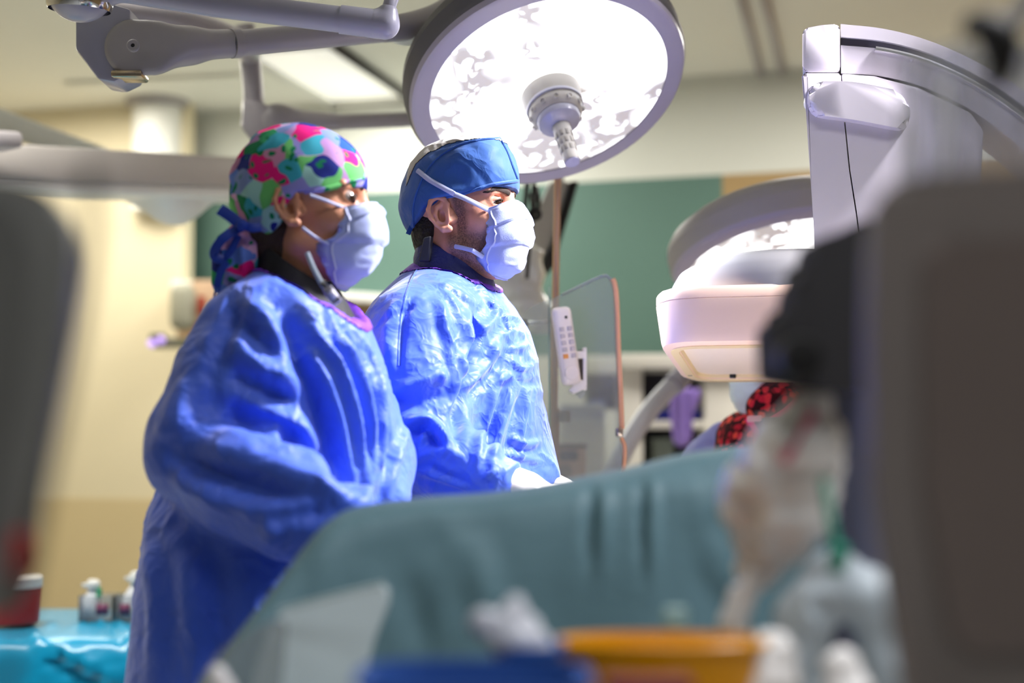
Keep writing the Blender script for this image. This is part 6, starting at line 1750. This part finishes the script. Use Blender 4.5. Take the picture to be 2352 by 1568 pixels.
wf = [
    ([(640, 705), (672, 770), (700, 850), (728, 940), (755, 1030), (790, 1100)], 0.020, -0.030), ([(618, 720), (650, 800), (680, 880), (705, 960), (735, 1040)], 0.016, 0.012),
    # long drag folds of the front
    ([(690, 760), (740, 850), (776, 950), (800, 1060), (812, 1150)], 0.011, 0.013), ([(720, 750), (780, 850), (815, 960), (832, 1080), (838, 1160)], 0.009, 0.012), ([(705, 765), (760, 860), (795, 960), (815, 1060)], 0.008, -0.009),
    ([(760, 740), (820, 840), (850, 960), (852, 1060), (846, 1150)], 0.009, 0.011), ([(745, 760), (800, 850), (832, 950), (842, 1060)], 0.007, -0.008), ([(800, 740), (856, 830), (878, 930), (872, 1040), (860, 1140)], 0.008, 0.010), ([(785, 750), (838, 840), (864, 940), (862, 1050)], 0.007, -0.008), ([(830, 760), (872, 850), (890, 940)], 0.008, 0.006),
    ([(885, 960), (895, 1020), (890, 1080)], 0.010, -0.012), ([(935, 990), (910, 1050), (890, 1130)], 0.009, 0.010),
    # sleeve
    ([(560, 690), (620, 740), (660, 800)], 0.014, 0.010), ([(545, 740), (600, 790), (660, 850)], 0.015, -0.010), ([(530, 770), (590, 830), (680, 880)], 0.014, 0.012), ([(520, 850), (590, 890), (690, 930)], 0.014, -0.010),
    ([(600, 925), (660, 960), (720, 1010), (740, 1040)], 0.012, 0.016), ([(560, 900), (610, 960), (650, 1010)], 0.014, 0.010), ([(510, 940), (600, 980), (690, 1020)], 0.015, -0.012), ([(500, 990), (590, 1020), (700, 1050)], 0.014, 0.012),
    ([(455, 1030), (560, 1050), (680, 1090), (770, 1130)], 0.016, 0.013), ([(400, 1040), (480, 1090), (600, 1130), (720, 1150)], 0.018, -0.018), ([(390, 1080), (480, 1130), (600, 1165), (740, 1175)], 0.016, 0.012), ([(600, 1190), (680, 1185), (760, 1180)], 0.010, -0.012),
    ([(640, 1200), (620, 1230), (640, 1250)], 0.012, 0.010), ([(720, 1100), (760, 1130), (800, 1150)], 0.010, 0.010), ([(470, 850), (440, 930), (420, 1010)], 0.018, 0.012), ([(500, 800), (470, 890), (455, 960)], 0.015, -0.010),
    ([(440, 860), (400, 950), (378, 1020)], 0.02, 0.012), ([(360, 1130), (400, 1180), (440, 1300)], 0.02, -0.012), ([(400, 1200), (440, 1320), (450, 1500)], 0.02, 0.014), ([(340, 1250), (360, 1400), (355, 1540)], 0.02, 0.012), ([(480, 1250), (500, 1400), (500, 1540)], 0.02, -0.012), ([(540, 690), (525, 760), (500, 820)], 0.012, -0.010)]
gw, gws = make_gown(woman, w_rows, math.radians(-8), w_sl, wf, Vector((-0.72, 1.62, 0.36)), Vector((0.0, 2.46, 1.52)), M_gown, 0.0052, 0.0070, NW, seed=11, band=1.16, gain=0.95, widen=1.4)
glove('glove', woman, P(818, 1240, 1.93), (1, 0.25, -0.2), (0, -0.3, 1), 1)
glove('glove', woman, P(890, 1200, 2.12), (0.9, -0.1, -0.4), (0, -0.3, 1), -1)

# ================================================================== the third person, bowed behind the detector
KD[0] = 0.945
HT = Head(1772, 836, 3.27, math.radians(-142), math.radians(-14), 0.90)
th1 = P(1880, 1320, 3.2); th2 = P(1860, 1320, 3.45)
t_arms = [(P(1672, 1030, 3.41), P(1608, 1180, 3.22), P(1640, 1250, 3.05)), (P(1905, 1010, 3.25), P(1930, 1180, 3.1), P(1800, 1250, 3.0))]
tp, tp_s, _ = person(HT, 'masked person in red patterned vest and collar bowed behind the X-ray detector', True, M_skin_w, (-1, 1), [leg(th1, 0, -0.02), leg(th2, 0.02, 0.02)], t_arms)
mm_ = [(0.100, 0, 0.002), (0.116, 0, -0.012), (0.130, 0, -0.034), (0.126, 0, -0.065), (0.116, 0, -0.092), (0.100, 0, -0.112), (0.085, 0, -0.122)]
sd_ = [(0.042, 0, -0.006), (0.040, 0, -0.020), (0.036, 0, -0.040), (0.034, 0, -0.062), (0.040, 0, -0.082), (0.055, 0, -0.105), (0.072, 0, -0.120)]
mat('mint_mask', 'ecfaf6', 0.75, var=0.03, bump=0.1, bscale=500)
mkt, _, tg = mask_sheet(HT, tp, mm_, sd_, [0.060, 0.064, 0.066, 0.066, 0.060, 0.045, 0.03], amp=0.004, m=MATS['mint_mask'])
obj('ear_loop', cord(Vector(tg[1, -2]), HT.pt(-0.002, 0.078, 0.02), Vector((0, 0, 0.0))), M_strap, mkt)
obj('ear_loop', cord(Vector(tg[24, -2]), HT.pt(-0.004, 0.078, -0.03), Vector((0, 0, 0.0))), M_strap, mkt)
V, Q = solid(lambda g: np.maximum(ell(g, (-0.014, 0, 0.046), (0.112, 0.086, 0.098)), 0.03 - g.z - 0.3 * g.x), (-0.14, -0.1, -0.03), (0.12, 0.1, 0.16), 0.005)
from_np('scrub_cap', HT.w(V), Q, mat('red_cap', 'a02236', 0.7), tp)
M_red = floral('red_patterned_cloth', ['e0343c', '8c1420', 'd8283a', 'f0503e', '6a1018', 'c81e34'], 60, bg=('3a0a10', 0.55))
M_hot = mat('hot_pink_trim', 'f01a6c', 0.5)
t_rows = rows_px([(946, 1690, 1840, 3.27, 0.055), (962, 1662, 1870, 3.27, 0.10), (990, 1646, 1905, 3.27, 0.13), (1030, 1644, 1925, 3.27, 0.145), (1100, 1630, 1925, 3.27, 0.14), (1250, 1640, 1920, 3.27, 0.14)], (0.45, 0.03))
gt, gts = make_gown(tp, t_rows, 0.3, [], [], Vector((0.30, 2.86, 0.44)), Vector((0.86, 3.46, 1.32)), M_red, 0.008, 0.003, seed=21, name='lead_vest')
def sleeve(pts):
    pts2 = [(P(*p), r) for p, r in pts]
    lo = Vector([min(p[i] for p, r in pts2) - 0.09 for i in range(3)]); hi = Vector([max(p[i] for p, r in pts2) + 0.09 for i in range(3)])
    V, Q = solid(lambda g: chain(g, pts2, 0.03), lo, hi, 0.007)
    N = normals(V, Q); V = V + N * (0.006 * ridged(V * 16, 8))[:, None]
    return from_np('sleeve', V, Q, mat('periwinkle_gown', '8a90cf', 0.6, bump=0.2, bscale=20), tp)
sleeve([((1662, 1018, 3.40), 0.045), ((1632, 1062, 3.38), 0.052), ((1605, 1180, 3.2), 0.052), ((1640, 1250, 3.05), 0.036)])
sleeve([((1890, 1020, 3.28), 0.055), ((1930, 1180, 3.15), 0.052), ((1810, 1250, 3.0), 0.036)])
V, Q = solid(lambda g: np.maximum(ss(chain(g, [(P(1752, 938, 3.17), 0.036), (P(1790, 922, 3.17), 0.044), (P(1840, 930, 3.28), 0.046)], 0.03), ell(g, P(1780, 880, 3.28), (0.06, 0.07, 0.05)), 0.01), -10), P(1660, 1010, 3.0), P(1920, 850, 3.45), 0.005)
from_np('thyroid_collar', V, Q, M_red, tp)
obj('trim', free_strip(spline([P(1716, 960, 3.10), P(1736, 985, 3.09), P(1744, 1005, 3.09), P(1738, 1028, 3.09)], 5), (0, -1, 0.1), 0.012), M_hot, tp, 'hot pink trim')
obj('trim', free_strip(spline([P(1760, 972, 3.09), P(1800, 948, 3.09), P(1826, 926, 3.10)], 5), (0, -1, 0.1), 0.012), M_hot, tp, 'hot pink trim')
obj('buckle', box(P(1733, 962, 3.085), 0.030, 0.008, 0.013, None, 0.003), mat('pale_pink_plastic', 'f2b7b0', 0.4), tp)
obj('strap_end', box(P(1780, 972, 3.09), 0.05, 0.012, 0.022, None, 0.004), mat('grey_webbing', '6f6a62', 0.6), tp)
glove('glove', tp, P(1640, 1252, 3.04), (-0.6, -0.7, -0.3), (0, -0.3, 1), 1)
glove('glove', tp, P(1805, 1252, 2.99), (-0.8, -0.5, -0.3), (0, -0.3, 1), -1)
